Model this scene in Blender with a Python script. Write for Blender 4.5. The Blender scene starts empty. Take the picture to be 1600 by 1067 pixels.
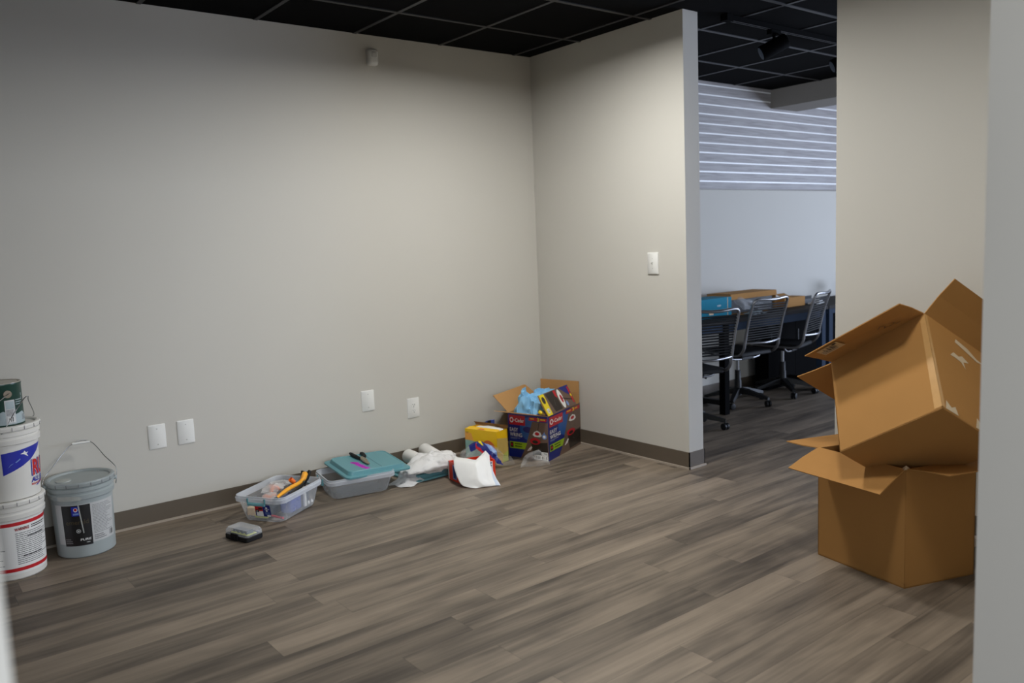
import bpy, bmesh, math, random
from mathutils import Vector, Matrix, noise
V = Vector
PI = math.pi
random.seed(7)
SC = bpy.context.scene
COL = SC.collection

# ------------------------------------------------------------------ materials
def new_mat(name):
    m = bpy.data.materials.new(name)
    m.use_nodes = True
    nt = m.node_tree
    return m, nt, nt.nodes['Principled BSDF']

def srgb(r, g, b):
    def f(c):
        c /= 255.0
        return c / 12.92 if c <= 0.04045 else ((c + 0.055) / 1.055) ** 2.4
    return (f(r), f(g), f(b), 1.0)

def mat(name, col, rough=0.5, metal=0.0, spec=0.5, var=0.06, scale=30.0, bump=0.0, bscale=200.0, alpha=None, coat=0.0):
    """plain procedural surface: a colour with a slight noise variation and optional bump"""
    m, nt, b = new_mat(name)
    c = tuple(col) if len(col) == 4 else tuple(col) + (1.0,)
    tc = nt.nodes.new('ShaderNodeTexCoord')
    n = nt.nodes.new('ShaderNodeTexNoise')
    n.inputs['Scale'].default_value = scale
    n.inputs['Detail'].default_value = 4
    nt.links.new(tc.outputs['Object'], n.inputs['Vector'])
    mx = nt.nodes.new('ShaderNodeMix'); mx.data_type = 'RGBA'
    mx.inputs[6].default_value = tuple(x * (1 - var) for x in c[:3]) + (1,)
    mx.inputs[7].default_value = tuple(min(1, x * (1 + var)) for x in c[:3]) + (1,)
    nt.links.new(n.outputs['Fac'], mx.inputs[0])
    nt.links.new(mx.outputs[2], b.inputs['Base Color'])
    b.inputs['Roughness'].default_value = rough
    b.inputs['Metallic'].default_value = metal
    b.inputs['Specular IOR Level'].default_value = spec
    b.inputs['Coat Weight'].default_value = coat
    if bump:
        n2 = nt.nodes.new('ShaderNodeTexNoise'); n2.inputs['Scale'].default_value = bscale
        n2.inputs['Detail'].default_value = 3
        nt.links.new(tc.outputs['Object'], n2.inputs['Vector'])
        bp = nt.nodes.new('ShaderNodeBump'); bp.inputs['Strength'].default_value = bump
        bp.inputs['Distance'].default_value = 0.002
        nt.links.new(n2.outputs['Fac'], bp.inputs['Height'])
        nt.links.new(bp.outputs['Normal'], b.inputs['Normal'])
    if alpha is not None:
        out = nt.nodes['Material Output']
        tr = nt.nodes.new('ShaderNodeBsdfTransparent')
        ms = nt.nodes.new('ShaderNodeMixShader')
        ms.inputs[0].default_value = alpha
        nt.links.new(tr.outputs[0], ms.inputs[1]); nt.links.new(b.outputs[0], ms.inputs[2])
        nt.links.new(ms.outputs[0], out.inputs['Surface'])
    return m

def sheen_film(name, col, alpha, rough=0.15, gloss_boost=0.5):
    """thin clear plastic: see-through face on, whiter at grazing angles"""
    m, nt, b = new_mat(name)
    b.inputs['Base Color'].default_value = tuple(col) + (1,)
    b.inputs['Roughness'].default_value = rough
    tc = nt.nodes.new('ShaderNodeTexCoord')
    n = nt.nodes.new('ShaderNodeTexNoise'); n.inputs['Scale'].default_value = 25
    nt.links.new(tc.outputs['Object'], n.inputs['Vector'])
    lw = nt.nodes.new('ShaderNodeLayerWeight'); lw.inputs['Blend'].default_value = 0.35
    ma = nt.nodes.new('ShaderNodeMath'); ma.operation = 'MULTIPLY_ADD'
    ma.inputs[1].default_value = gloss_boost; ma.inputs[2].default_value = alpha
    nt.links.new(lw.outputs['Facing'], ma.inputs[0])
    m2 = nt.nodes.new('ShaderNodeMath'); m2.operation = 'MULTIPLY_ADD'; m2.use_clamp = True
    m2.inputs[1].default_value = 0.08
    nt.links.new(n.outputs['Fac'], m2.inputs[0]); nt.links.new(ma.outputs[0], m2.inputs[2])
    tr = nt.nodes.new('ShaderNodeBsdfTransparent')
    ms = nt.nodes.new('ShaderNodeMixShader')
    nt.links.new(m2.outputs[0], ms.inputs[0])
    nt.links.new(tr.outputs[0], ms.inputs[1]); nt.links.new(b.outputs[0], ms.inputs[2])
    nt.links.new(ms.outputs[0], nt.nodes['Material Output'].inputs['Surface'])
    return m

def floor_material():
    m, nt, b = new_mat('plank_floor')
    N = nt.nodes; L = nt.links
    def math_(op, a, b_=None, c=None):
        n = N.new('ShaderNodeMath'); n.operation = op
        for i, v in enumerate((a, b_, c)):
            if v is None: continue
            if isinstance(v, (int, float)): n.inputs[i].default_value = v
            else: L.new(v, n.inputs[i])
        return n.outputs[0]
    tc = N.new('ShaderNodeTexCoord')
    sx = N.new('ShaderNodeSeparateXYZ'); L.new(tc.outputs['Object'], sx.inputs[0])
    X, Y = sx.outputs[0], sx.outputs[1]
    PW, PL = 0.1475, 1.22
    rx = math_('DIVIDE', math_('ADD', X, 10 * PW - 1.437 % PW + 0.0), PW)
    row = math_('FLOOR', rx)
    wn = N.new('ShaderNodeTexWhiteNoise'); wn.noise_dimensions = '1D'; L.new(row, wn.inputs['W'])
    ry = math_('ADD', math_('DIVIDE', Y, PL), math_('MULTIPLY', wn.outputs['Value'], 7.31))
    colm = math_('FLOOR', ry)
    cb = N.new('ShaderNodeCombineXYZ'); L.new(row, cb.inputs[0]); L.new(colm, cb.inputs[1])
    w2 = N.new('ShaderNodeTexWhiteNoise'); w2.noise_dimensions = '2D'; L.new(cb.outputs[0], w2.inputs['Vector'])
    rnd = w2.outputs['Value']
    def grain(sxv, syv, seed, detail, rough_, dist=0.0):
        c = N.new('ShaderNodeCombineXYZ')
        L.new(math_('ADD', math_('MULTIPLY', X, sxv), math_('MULTIPLY', rnd, seed)), c.inputs[0])
        L.new(math_('ADD', math_('MULTIPLY', Y, syv), math_('MULTIPLY', rnd, seed * 1.7)), c.inputs[1])
        L.new(math_('MULTIPLY', rnd, 13.0), c.inputs[2])
        n = N.new('ShaderNodeTexNoise'); n.inputs['Scale'].default_value = 1.0
        n.inputs['Detail'].default_value = detail; n.inputs['Roughness'].default_value = rough_
        n.inputs['Distortion'].default_value = dist
        L.new(c.outputs[0], n.inputs['Vector'])
        return n.outputs['Fac']
    g1 = grain(11.0, 0.9, 57.0, 3, 0.55, 0.6)      # broad dark streaks
    g2 = grain(70.0, 2.2, 31.0, 4, 0.6, 0.2)       # fine fibre
    g3 = grain(4.0, 1.6, 83.0, 3, 0.5, 1.2)        # cloudy patches
    mixv = math_('ADD', math_('ADD', math_('MULTIPLY', g1, 0.55), math_('MULTIPLY', g2, 0.2)), math_('MULTIPLY', g3, 0.25))
    mixv = math_('ADD', mixv, math_('MULTIPLY', math_('SUBTRACT', rnd, 0.5), 0.16))
    cr = N.new('ShaderNodeValToRGB'); L.new(mixv, cr.inputs[0])
    e = cr.color_ramp.elements
    e[0].position = 0.33; e[0].color = srgb(70, 62, 54)
    e[1].position = 0.68; e[1].color = srgb(146, 132, 116)
    k = cr.color_ramp.elements.new(0.44); k.color = srgb(100, 90, 79)
    k = cr.color_ramp.elements.new(0.54); k.color = srgb(124, 112, 98)
    fx = math_('FRACT', rx); fy = math_('FRACT', ry)
    ex = math_('MINIMUM', fx, math_('SUBTRACT', 1.0, fx))
    ey = math_('MINIMUM', fy, math_('SUBTRACT', 1.0, fy))
    seam = math_('MINIMUM', math_('MULTIPLY', ex, PW), math_('MULTIPLY', ey, PL))
    sm = N.new('ShaderNodeMapRange'); L.new(seam, sm.inputs[0])
    sm.inputs[1].default_value = 0.0004; sm.inputs[2].default_value = 0.0016
    sm.inputs[3].default_value = 0.62; sm.inputs[4].default_value = 1.0
    mx = N.new('ShaderNodeMix'); mx.data_type = 'RGBA'; mx.blend_type = 'MULTIPLY'; mx.inputs[0].default_value = 1
    L.new(cr.outputs[0], mx.inputs[6]); L.new(sm.outputs[0], mx.inputs[7])
    L.new(mx.outputs[2], b.inputs['Base Color'])
    b.inputs['Roughness'].default_value = 0.5
    b.inputs['Specular IOR Level'].default_value = 0.4
    bp = N.new('ShaderNodeBump'); bp.inputs['Strength'].default_value = 0.15; bp.inputs['Distance'].default_value = 0.001
    L.new(g2, bp.inputs['Height']); L.new(bp.outputs['Normal'], b.inputs['Normal'])
    return m

def slat_material():
    m, nt, b = new_mat('whitewashed_slat_wood')
    N = nt.nodes; L = nt.links
    tc = N.new('ShaderNodeTexCoord'); mp = N.new('ShaderNodeMapping')
    mp.inputs['Scale'].default_value = (1, 2.5, 45)
    L.new(tc.outputs['Object'], mp.inputs[0])
    n = N.new('ShaderNodeTexNoise'); n.inputs['Scale'].default_value = 1.3; n.inputs['Detail'].default_value = 5
    n.inputs['Distortion'].default_value = 0.6
    L.new(mp.outputs[0], n.inputs['Vector'])
    cr = N.new('ShaderNodeValToRGB'); L.new(n.outputs['Fac'], cr.inputs[0])
    cr.color_ramp.elements[0].position = 0.3; cr.color_ramp.elements[0].color = srgb(136, 131, 130)
    cr.color_ramp.elements[1].position = 0.62; cr.color_ramp.elements[1].color = srgb(160, 156, 155)
    L.new(cr.outputs[0], b.inputs['Base Color']); b.inputs['Roughness'].default_value = 0.55
    return m

M = {}
M['wall'] = mat('greige_wall_paint', srgb(204, 201, 193), 0.85, spec=0.2, var=0.012, scale=3, bump=0.05, bscale=300)
M['ceil'] = mat('black_ceiling_tile', srgb(15, 15, 16), 0.95, spec=0.05, var=0.1, scale=60, bump=0.2, bscale=400)
M['tee'] = mat('black_ceiling_grid', srgb(44, 44, 46), 0.42, spec=0.35)
M['floor'] = floor_material()
M['base'] = mat('taupe_vinyl_base', srgb(98, 88, 76), 0.45, var=0.03)
M['shoe'] = mat('grey_base_edge', srgb(176, 164, 150), 0.5, var=0.05)
M['slat'] = slat_material()
M['insert'] = mat('daylit_slat_insert', srgb(250, 250, 250), 0.35, var=0.01)  # daylight reflected by the aluminium inserts is put into this near-white colour
M['plate'] = mat('white_plastic_plate', srgb(232, 232, 228), 0.35, var=0.01)
M['plate_dark'] = mat('plate_slot', srgb(40, 38, 36), 0.6)
M['screw'] = mat('painted_screw', srgb(196, 196, 192), 0.35)
M['white_plastic'] = mat('white_pail_plastic', srgb(226, 224, 218), 0.4, var=0.02, scale=12)
M['grey_plastic'] = mat('blue_grey_pail_plastic', srgb(164, 173, 174), 0.4, var=0.04, scale=9)
M['pail_grey2'] = mat('dusty_grey_pail_lid', srgb(158, 166, 167), 0.42, var=0.08, scale=14)
M['scuff'] = mat('dried_pale_paint', srgb(178, 182, 178), 0.6, var=0.12, scale=50)
M['wire'] = mat('steel_wire', srgb(170, 170, 170), 0.3, metal=0.9)
M['red'] = mat('red_ink', srgb(196, 24, 34), 0.45)
M['blue'] = mat('royal_blue_ink', srgb(32, 42, 165), 0.45)
M['navy'] = mat('navy_ink', srgb(22, 34, 118), 0.4)
M['white'] = mat('white_paper_ink', srgb(236, 236, 234), 0.5, var=0.01)
M['ink'] = mat('black_ink', srgb(22, 22, 24), 0.45)
M['txt'] = mat('grey_print', srgb(120, 120, 122), 0.6)
M['lab_grey'] = mat('grey_label_paper', srgb(196, 198, 198), 0.5)
M['gold'] = mat('dark_gold_ink', srgb(78, 66, 44), 0.4)
M['can_green'] = mat('dark_green_can_paint', srgb(24, 62, 52), 0.35, var=0.15, scale=14)
M['can_mist'] = mat('pale_grey_print', srgb(168, 182, 186), 0.4, var=0.08, scale=10)
M['can_metal'] = mat('tin_can_lid', srgb(186, 180, 168), 0.35, metal=0.6, var=0.08)
M['ear'] = mat('brown_grey_can_ear', srgb(140, 128, 112), 0.45)
M['card'] = mat('corrugated_cardboard', srgb(172, 126, 72), 0.8, spec=0.15, var=0.05, scale=7, bump=0.06, bscale=120)
M['card_in'] = mat('cardboard_inside', srgb(186, 142, 92), 0.85, spec=0.1, var=0.05, scale=7)
M['card_edge'] = mat('cardboard_cut_edge', srgb(150, 110, 68), 0.9, spec=0.1, var=0.15, scale=200)
M['tape'] = mat('clear_packing_tape', srgb(200, 156, 100), 0.25, var=0.08, scale=40)
M['torn'] = mat('torn_pale_tape', srgb(206, 188, 160), 0.5, var=0.12, scale=60)
M['sticker'] = mat('tan_label_paper', srgb(196, 170, 128), 0.6)
M['clear'] = sheen_film('clear_storage_plastic', (0.86, 0.90, 0.94), 0.15, 0.2, 0.3)
M['clear_rim'] = sheen_film('frosted_storage_rim', (0.78, 0.82, 0.88), 0.36, 0.25, 0.3)
M['film'] = sheen_film('clear_film', (0.80, 0.82, 0.84), 0.0, 0.12, 0.36)
M['bagfilm'] = sheen_film('milky_bag_film', (0.85, 0.85, 0.86), 0.5, 0.25, 0.5)
M['teal'] = mat('teal_lid_plastic', srgb(96, 150, 158), 0.4, var=0.03)
M['teal_dark'] = mat('teal_crease', srgb(66, 112, 120), 0.5)
M['magenta'] = mat('magenta_marker', srgb(205, 30, 200), 0.5, var=0.1, scale=80)
M['black'] = mat('black_plastic', srgb(17, 17, 18), 0.5, spec=0.3)
M['black_soft'] = mat('black_rubber', srgb(13, 13, 14), 0.65, spec=0.25)
M['steel'] = mat('tool_steel', srgb(170, 160, 140), 0.3, metal=0.85)
M['orange'] = mat('orange_plastic', srgb(240, 112, 24), 0.4)
M['yelor'] = mat('yellow_orange_grip', srgb(250, 172, 42), 0.4)
M['blue_bag'] = mat('blue_pouch', srgb(58, 84, 170), 0.5)
M['slate'] = mat('dark_slate_cloth', srgb(62, 72, 84), 0.7, var=0.15)
M['pink'] = mat('pink_red_plastic', srgb(214, 76, 92), 0.5)
M['cream'] = mat('cream_plastic', srgb(230, 200, 160), 0.5)
M['olive'] = mat('olive_yellow_card', srgb(190, 196, 96), 0.5, var=0.1)
M['bag_white'] = mat('white_plastic_bag', srgb(244, 243, 243), 0.22, var=0.03, scale=20, alpha=0.9)
M['roll_white'] = mat('white_paper_roll', srgb(240, 239, 236), 0.8, var=0.02)
M['pad'] = mat('white_nonwoven', srgb(240, 240, 238), 0.75, var=0.015, scale=14)
M['pad_blue'] = mat('pale_blue_stripe', srgb(206, 216, 232), 0.7, var=0.03)
M['box_red'] = mat('orange_red_carton', srgb(236, 62, 30), 0.4, var=0.04)
M['yellow'] = mat('yellow_carton', srgb(255, 204, 24), 0.4, var=0.03)
M['peach'] = mat('peach_print', srgb(250, 176, 80), 0.4, var=0.05)
M['aqua'] = mat('pale_aqua_print', srgb(160, 198, 190), 0.4, var=0.08, scale=14)
M['coral'] = mat('coral_print', srgb(232, 120, 62), 0.4)
M['khaki'] = mat('sand_print', srgb(206, 176, 96), 0.4, var=0.08)
M['ocblue'] = mat('box_blue_print', srgb(26, 42, 128), 0.35, var=0.04)
M['ocblue2'] = mat('box_bright_blue_print', srgb(34, 92, 168), 0.35, var=0.15, scale=10)
M['ocred'] = mat('box_red_print', srgb(196, 28, 46), 0.35)
M['lime'] = mat('lime_print', srgb(160, 196, 40), 0.4)
M['limetext'] = mat('dark_green_print', srgb(70, 96, 20), 0.4)
M['woodpr'] = mat('brown_floor_print', srgb(112, 90, 78), 0.4, var=0.15, scale=24)
M['darkpr'] = mat('dark_brown_print', srgb(44, 36, 32), 0.35, var=0.1)
M['yel2'] = mat('bright_yellow_print', srgb(240, 216, 30), 0.4)
M['drop'] = mat('pale_blue_print', srgb(120, 150, 206), 0.4)
M['towel'] = mat('light_blue_paper', srgb(132, 190, 230), 0.7, var=0.06, scale=20)
M['towel_dk'] = mat('deep_blue_wrapper', srgb(30, 84, 150), 0.3, var=0.2, scale=30)
M['chrome'] = mat('brushed_silver_tube', srgb(150, 150, 152), 0.28, metal=0.85, var=0.04)
M['desk_top'] = mat('dark_desk_top', srgb(40, 37, 36), 0.7, var=0.1, spec=0.12)
M['desk_blue'] = mat('dark_blue_steel', srgb(42, 54, 72), 0.7, var=0.05, spec=0.08)
M['cyan'] = mat('cyan_carton', srgb(0, 128, 158), 0.6, var=0.05, spec=0.1)
M['light'] = None
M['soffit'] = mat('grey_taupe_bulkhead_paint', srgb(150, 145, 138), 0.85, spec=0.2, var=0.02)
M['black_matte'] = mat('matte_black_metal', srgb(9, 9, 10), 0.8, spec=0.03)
M['pkg'] = sheen_film('package_film', (0.9, 0.9, 0.9), 0.13, 0.12, 0.5)
M['lobby'] = mat('bounce_cutting_taupe', srgb(104, 100, 96), 0.85, spec=0.2, var=0.02)  # unseen wall coloured dark to cut bounce light into the desk room

def emit(name, col, strength):
    m, nt, b = new_mat(name)
    b.inputs['Base Color'].default_value = (0.9, 0.9, 0.9, 1)
    b.inputs['Emission Color'].default_value = tuple(col) + (1,)
    b.inputs['Emission Strength'].default_value = strength
    return m
M['light'] = emit('lamp_diffuser', (1.0, 0.95, 0.86), 6.0)

# ------------------------------------------------------------------ scene tree helpers
MATS_OF = {}
def tag(o, label=None, cat=None, group=None, kind=None):
    if label: o['label'] = label
    if cat: o['category'] = cat
    if group: o['group'] = group
    if kind: o['kind'] = kind
    return o

def thing(name, label, cat, loc=(0, 0, 0), rotz=0.0, group=None):
    o = bpy.data.objects.new(name, None)
    o.empty_display_size = 0.05
    COL.objects.link(o)
    o.location = loc
    o.rotation_euler = (0, 0, rotz)
    tag(o, label, cat, group)
    MATS_OF[o.name] = Matrix.Translation(V(loc)) @ Matrix.Rotation(rotz, 4, 'Z')
    return o

def copy_tree(o, parent=None):
    c = o.copy(); COL.objects.link(c)
    if parent is not None: c.parent = parent
    for ch in list(o.children): copy_tree(ch, c)
    return c

class G:
    """collects shapes into one mesh; world=True takes world coordinates for a child of `root`"""
    def __init__(s):
        s.bm = bmesh.new(); s.mi = 0; s.T = Matrix.Identity(4)
    def add(s, verts, faces, mi=None):
        vs = [s.bm.verts.new(s.T @ V(v)) for v in verts]
        for f in faces:
            try:
                fc = s.bm.faces.new([vs[i] for i in f]); fc.material_index = s.mi if mi is None else mi
            except ValueError: pass
        return vs
    def box(s, lo, hi):
        x0, y0, z0 = lo; x1, y1, z1 = hi
        s.add([(x0,y0,z0),(x1,y0,z0),(x1,y1,z0),(x0,y1,z0),(x0,y0,z1),(x1,y0,z1),(x1,y1,z1),(x0,y1,z1)],
              [(3,2,1,0),(4,5,6,7),(0,1,5,4),(1,2,6,5),(2,3,7,6),(3,0,4,7)])
    def prism(s, pts, n, side_mi=None):
        """closed slab: polygon pts swept by vector n"""
        k = len(pts); n = V(n)
        vs = [V(p) for p in pts] + [V(p) + n for p in pts]
        s.add(vs, [tuple(range(k - 1, -1, -1)), tuple(range(k, 2 * k))] + [(i, (i + 1) % k, k + (i + 1) % k, k + i) for i in range(k)])
    def slab(s, pts, t):
        """4+ point flat panel given thickness t, grown along its own normal (both halves)"""
        p = [V(q) for q in pts]
        n = (p[1] - p[0]).cross(p[2] - p[1]).normalized() * t
        s.prism([q - n / 2 for q in p], n)
    def loft(s, rings, cap0=True, cap1=True, closed=True):
        k = len(rings[0]); vs = []
        for r in rings: vs += [V(p) for p in r]
        fs = []
        for j in range(len(rings) - 1):
            for i in range(k if closed else k - 1):
                a = j * k + i; b = j * k + (i + 1) % k
                fs.append((a, b, b + k, a + k))
        if cap0: fs.append(tuple(range(k - 1, -1, -1)))
        if cap1: fs.append(tuple(range((len(rings) - 1) * k, len(rings) * k)))
        s.add(vs, fs)
    def lathe(s, prof, seg=40, c=(0, 0), cap0=True, cap1=True):
        rings = [[(c[0] + r * math.cos(2*PI*i/seg), c[1] + r * math.sin(2*PI*i/seg), z) for i in range(seg)] for r, z in prof]
        s.loft(rings, cap0, cap1)
    def tube(s, pts, r, seg=10, closed=False, cap=True):
        p = [V(q) for q in pts]; n = len(p)
        rr = r if isinstance(r, (list, tuple)) else [r] * n
        rings = []; up = None
        for i in range(n):
            a = p[i - 1] if (i > 0 or closed) else p[i]
            b = p[(i + 1) % n] if (i < n - 1 or closed) else p[i]
            t = (b - a).normalized()
            if up is None:
                up = t.orthogonal().normalized()
            up = (up - t * up.dot(t))
            up = up.normalized() if up.length > 1e-6 else t.orthogonal().normalized()
            w = t.cross(up)
            rings.append([p[i] + rr[i] * (math.cos(2*PI*k/seg) * up + math.sin(2*PI*k/seg) * w) for k in range(seg)])
        if closed:
            rings.append(rings[0]); s.loft(rings, False, False)
        else:
            s.loft(rings, cap, cap)
    def cyl(s, a, b, r, seg=16, r2=None):
        s.tube([a, b], [r, r if r2 is None else r2], seg)
    def rbox(s, a, b, z0, z1, r=0.01, ch=0.003, n=4, c=(0, 0)):
        """upright box with rounded corners and chamfered edges"""
        secs = [(a - 2*ch, b - 2*ch, z0), (a, b, z0 + ch), (a, b, z1 - ch), (a - 2*ch, b - 2*ch, z1)]
        s.loft([rrect(x, y, max(r - (0 if i in (1, 2) else ch), 0.0005), z, n, c) for i, (x, y, z) in enumerate(secs)])
    def obj(s, name, mats, parent=None, smooth=None, world=False):
        bm = s.bm
        bmesh.ops.remove_doubles(bm, verts=bm.verts, dist=1e-6)
        bmesh.ops.recalc_face_normals(bm, faces=bm.faces)
        if world and parent is not None:
            bmesh.ops.transform(bm, matrix=root_matrix(parent).inverted(), verts=bm.verts)
        me = bpy.data.meshes.new(name); bm.to_mesh(me); bm.free()
        for m in (mats if isinstance(mats, (list, tuple)) else [mats]): me.materials.append(m)
        if smooth:
            for p in me.polygons: p.use_smooth = True
            me.set_sharp_from_angle(angle=math.radians(smooth))
        o = bpy.data.objects.new(name, me); COL.objects.link(o)
        if parent is not None: o.parent = parent
        return o

def root_matrix(p):
    while p.parent is not None: p = p.parent
    return MATS_OF.get(p.name, Matrix.Identity(4))

def rrect(a, b, r, z, n=4, c=(0, 0)):
    r = min(r, a / 2 - 1e-4, b / 2 - 1e-4)
    out = []
    for sx, sy, a0 in ((1, 1, 0), (-1, 1, 90), (-1, -1, 180), (1, -1, 270)):
        for k in range(n + 1):
            t = math.radians(a0 + 90 * k / n)
            out.append((c[0] + sx * (a / 2 - r) + r * math.cos(t), c[1] + sy * (b / 2 - r) + r * math.sin(t), z))
    return out

def smooth_path(pts, n=6, closed=False):
    p = [V(q) for q in pts]; out = []
    N = len(p)
    for i in range(N if closed else N - 1):
        p0 = p[(i - 1) % N] if (closed or i > 0) else p[0]
        p1 = p[i]; p2 = p[(i + 1) % N]
        p3 = p[(i + 2) % N] if (closed or i + 2 < N) else p[-1]
        for k in range(n):
            t = k / n
            out.append(0.5 * ((2*p1) + (p2 - p0)*t + (2*p0 - 5*p1 + 4*p2 - p3)*t*t + (3*p1 - p0 - 3*p2 + p3)*t**3))
    if not closed: out.append(p[-1])
    return out

def text_geo(s, size, bold=0.0):
    """letter outlines of a string, filled, in the XY plane with its origin at lower left"""
    cu = bpy.data.curves.new('lettering', 'FONT'); cu.body = s; cu.size = size; cu.offset = bold; cu.resolution_u = 3
    o = bpy.data.objects.new('lettering', cu); COL.objects.link(o)
    dg = bpy.context.evaluated_depsgraph_get(); ev = o.evaluated_get(dg); me = ev.to_mesh()
    vs = [v.co.copy() for v in me.vertices]; fs = [tuple(p.vertices) for p in me.polygons]
    ev.to_mesh_clear(); bpy.data.objects.remove(o); bpy.data.curves.remove(cu)
    x0 = min(v.x for v in vs); y0 = min(v.y for v in vs)
    w = max(v.x for v in vs) - x0; h = max(v.y for v in vs) - y0
    return [(v.x - x0, v.y - y0) for v in vs], fs, w, h

class Print:
    """printed matter laid on a flat face or round a pail: polygons in (s, t) metres, each with its own ink"""
    def __init__(s, mapf, step=None):
        s.bm = bmesh.new(); s.map = mapf; s.mats = []; s.step = step; s.layer = 0
    def mi(s, m):
        if m not in s.mats: s.mats.append(m)
        return s.mats.index(m)
    def _put(s, vs, fs, m, lift):
        b = bmesh.new()
        bv = [b.verts.new((x, y, 0)) for x, y in vs]
        for f in fs:
            try: b.faces.new([bv[i] for i in f])
            except ValueError: pass
        if s.step:
            xs = [x for x, y in vs]; x = math.ceil(min(xs) / s.step) * s.step
            while x < max(xs):
                bmesh.ops.bisect_plane(b, geom=b.verts[:] + b.edges[:] + b.faces[:], plane_co=(x, 0, 0), plane_no=(1, 0, 0))
                x += s.step
        k = s.mi(m); mp = {}
        for v in b.verts: mp[v] = s.bm.verts.new(s.map(v.co.x, v.co.y, lift))
        for f in b.faces:
            try: s.bm.faces.new([mp[v] for v in f.verts]).material_index = k
            except ValueError: pass
        b.free()
    def poly(s, pts, m, lift=0): s._put(pts, [tuple(range(len(pts)))], m, lift)
    def rect(s, x0, y0, x1, y1, m, lift=0): s.poly([(x0, y0), (x1, y0), (x1, y1), (x0, y1)], m, lift)
    def ell(s, cx, cy, rx, ry, m, lift=0, n=24):
        s.poly([(cx + rx * math.cos(2*PI*i/n), cy + ry * math.sin(2*PI*i/n)) for i in range(n)], m, lift)
    def text(s, st, x, y, h, m, lift=1, w=None, bold=0.0, skew=0.0, rot=0.0):
        vs, fs, tw, th = text_geo(st, 1.0, bold)
        k = h / th; kx = (w / tw) if w else k
        c, sn = math.cos(rot), math.sin(rot)
        pts = []
        for a, b in vs:
            a2 = a * kx + skew * b * k; b2 = b * k
            pts.append((x + a2 * c - b2 * sn, y + a2 * sn + b2 * c))
        s._put(pts, fs, m, lift)
    def lines(s, x0, y0, x1, y1, n, m, lift=1, fill=0.45, rnd=None):
        rnd = rnd or random.Random(n * 31 + int(x0 * 1e4))
        dy = (y1 - y0) / n
        for i in range(n):
            y = y1 - (i + 0.7) * dy
            x = x0
            end = x0 + (x1 - x0) * rnd.uniform(0.6, 1.0)
            while x < end:
                w = rnd.uniform(0.05, 0.16) * (x1 - x0)
                s.rect(x, y, min(x + w, end), y + dy * fill, m, lift); x += w + 0.012 * (x1 - x0)
    def barcode(s, x0, y0, x1, y1, m, lift=1, n=14):
        rnd = random.Random(5); w = (x1 - x0) / n
        for i in range(n):
            if rnd.random() < 0.75: s.rect(x0 + i * w, y0, x0 + i * w + w * rnd.uniform(0.3, 0.75), y1, m, lift)
    def obj(s, name, parent, label=None, world=True):
        bm = s.bm
        if world: bmesh.ops.transform(bm, matrix=root_matrix(parent).inverted(), verts=bm.verts)
        me = bpy.data.meshes.new(name); bm.to_mesh(me); bm.free()
        for m in s.mats: me.materials.append(m)
        o = bpy.data.objects.new(name, me); COL.objects.link(o); o.parent = parent
        if label: o['label'] = label
        return o

def flat_map(o, ex, ey, n):
    o, ex, ey, n = V(o), V(ex), V(ey), V(n)
    return lambda s, t, k: o + ex * s + ey * t + n * (0.0006 + 0.0004 * k)

def round_map(c, r0, r1, z0, z1, a0):
    """wrap round a tapering pail; s runs to the right of angle a0"""
    def f(s, t, k):
        u = (t) / (z1 - z0); r = r0 + (r1 - r0) * u; rm = (r0 + r1) / 2
        a = a0 + s / rm
        return V((c[0] + (r + 0.0007 + 0.0004 * k) * math.cos(a), c[1] + (r + 0.0007 + 0.0004 * k) * math.sin(a), z0 + t))
    return f

def struct(g, name, m, parent=None, smooth=None):
    o = g.obj(name, m, parent, smooth)
    if parent is None: o['kind'] = 'structure'
    return o

# ------------------------------------------------------------------ camera
CAM = V((4.56533825, -3.83349268, 1.40941303))
F, YAW, PITCH, ROLL = 1283.8731461, 0.906800533737939, 0.11849776199681904, -0.041232747625320074
fw = V((-math.sin(YAW) * math.cos(PITCH), math.cos(YAW) * math.cos(PITCH), -math.sin(PITCH)))
rt = fw.cross(V((0, 0, 1))).normalized(); up = rt.cross(fw)
r2 = math.cos(ROLL) * rt + math.sin(ROLL) * up
u2 = -math.sin(ROLL) * rt + math.cos(ROLL) * up
cd = bpy.data.cameras.new('camera'); cam = bpy.data.objects.new('camera', cd); COL.objects.link(cam)
mw = Matrix.Identity(4)
for i in range(3):
    mw[i][0], mw[i][1], mw[i][2], mw[i][3] = r2[i], u2[i], -fw[i], CAM[i]
cam.matrix_world = mw
cd.sensor_width = 36; cd.sensor_fit = 'HORIZONTAL'; cd.lens = F * 36 / 1600
cd.clip_start = 0.05; cd.clip_end = 60
cd.dof.use_dof = True; cd.dof.focus_distance = 4.0; cd.dof.aperture_fstop = 2.2
SC.camera = cam

# ------------------------------------------------------------------ the rooms
H = 2.70
PLEN, PTH = 1.3706, 0.1325
XC = 2.3233               # right edge of the passage
g = G(); g.box((-0.2, -9.0, -0.15), (9.2, 8.0, 0.0)); struct(g, 'floor', M['floor'])
g = G(); g.box((-0.2, -9.0, H), (9.2, 8.0, H + 0.12)); ceiling = struct(g, 'ceiling', M['ceil'])
g = G()
for k in range(-14, 14):
    y = -0.145 + 0.61 * k
    if -8.9 < y < 7.9: g.box((0.0, y - 0.012, H - 0.004), (9.0, y + 0.012, H + 0.001))
for k in range(0, 15):
    x = 0.515 + 0.61 * k
    if x < 9: g.box((x - 0.012, -8.9, H - 0.005), (x + 0.012, 7.9, H + 0.001))
struct(g, 'grid', M['tee'], ceiling)
g = G(); g.box((-0.16, -9.0, 0), (0.0, 8.0, H)); struct(g, 'wall_left', M['wall'])
g = G(); g.box((0.0, 0.0, 0), (PLEN, PTH, H)); struct(g, 'wall_partition', M['wall'])
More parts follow.
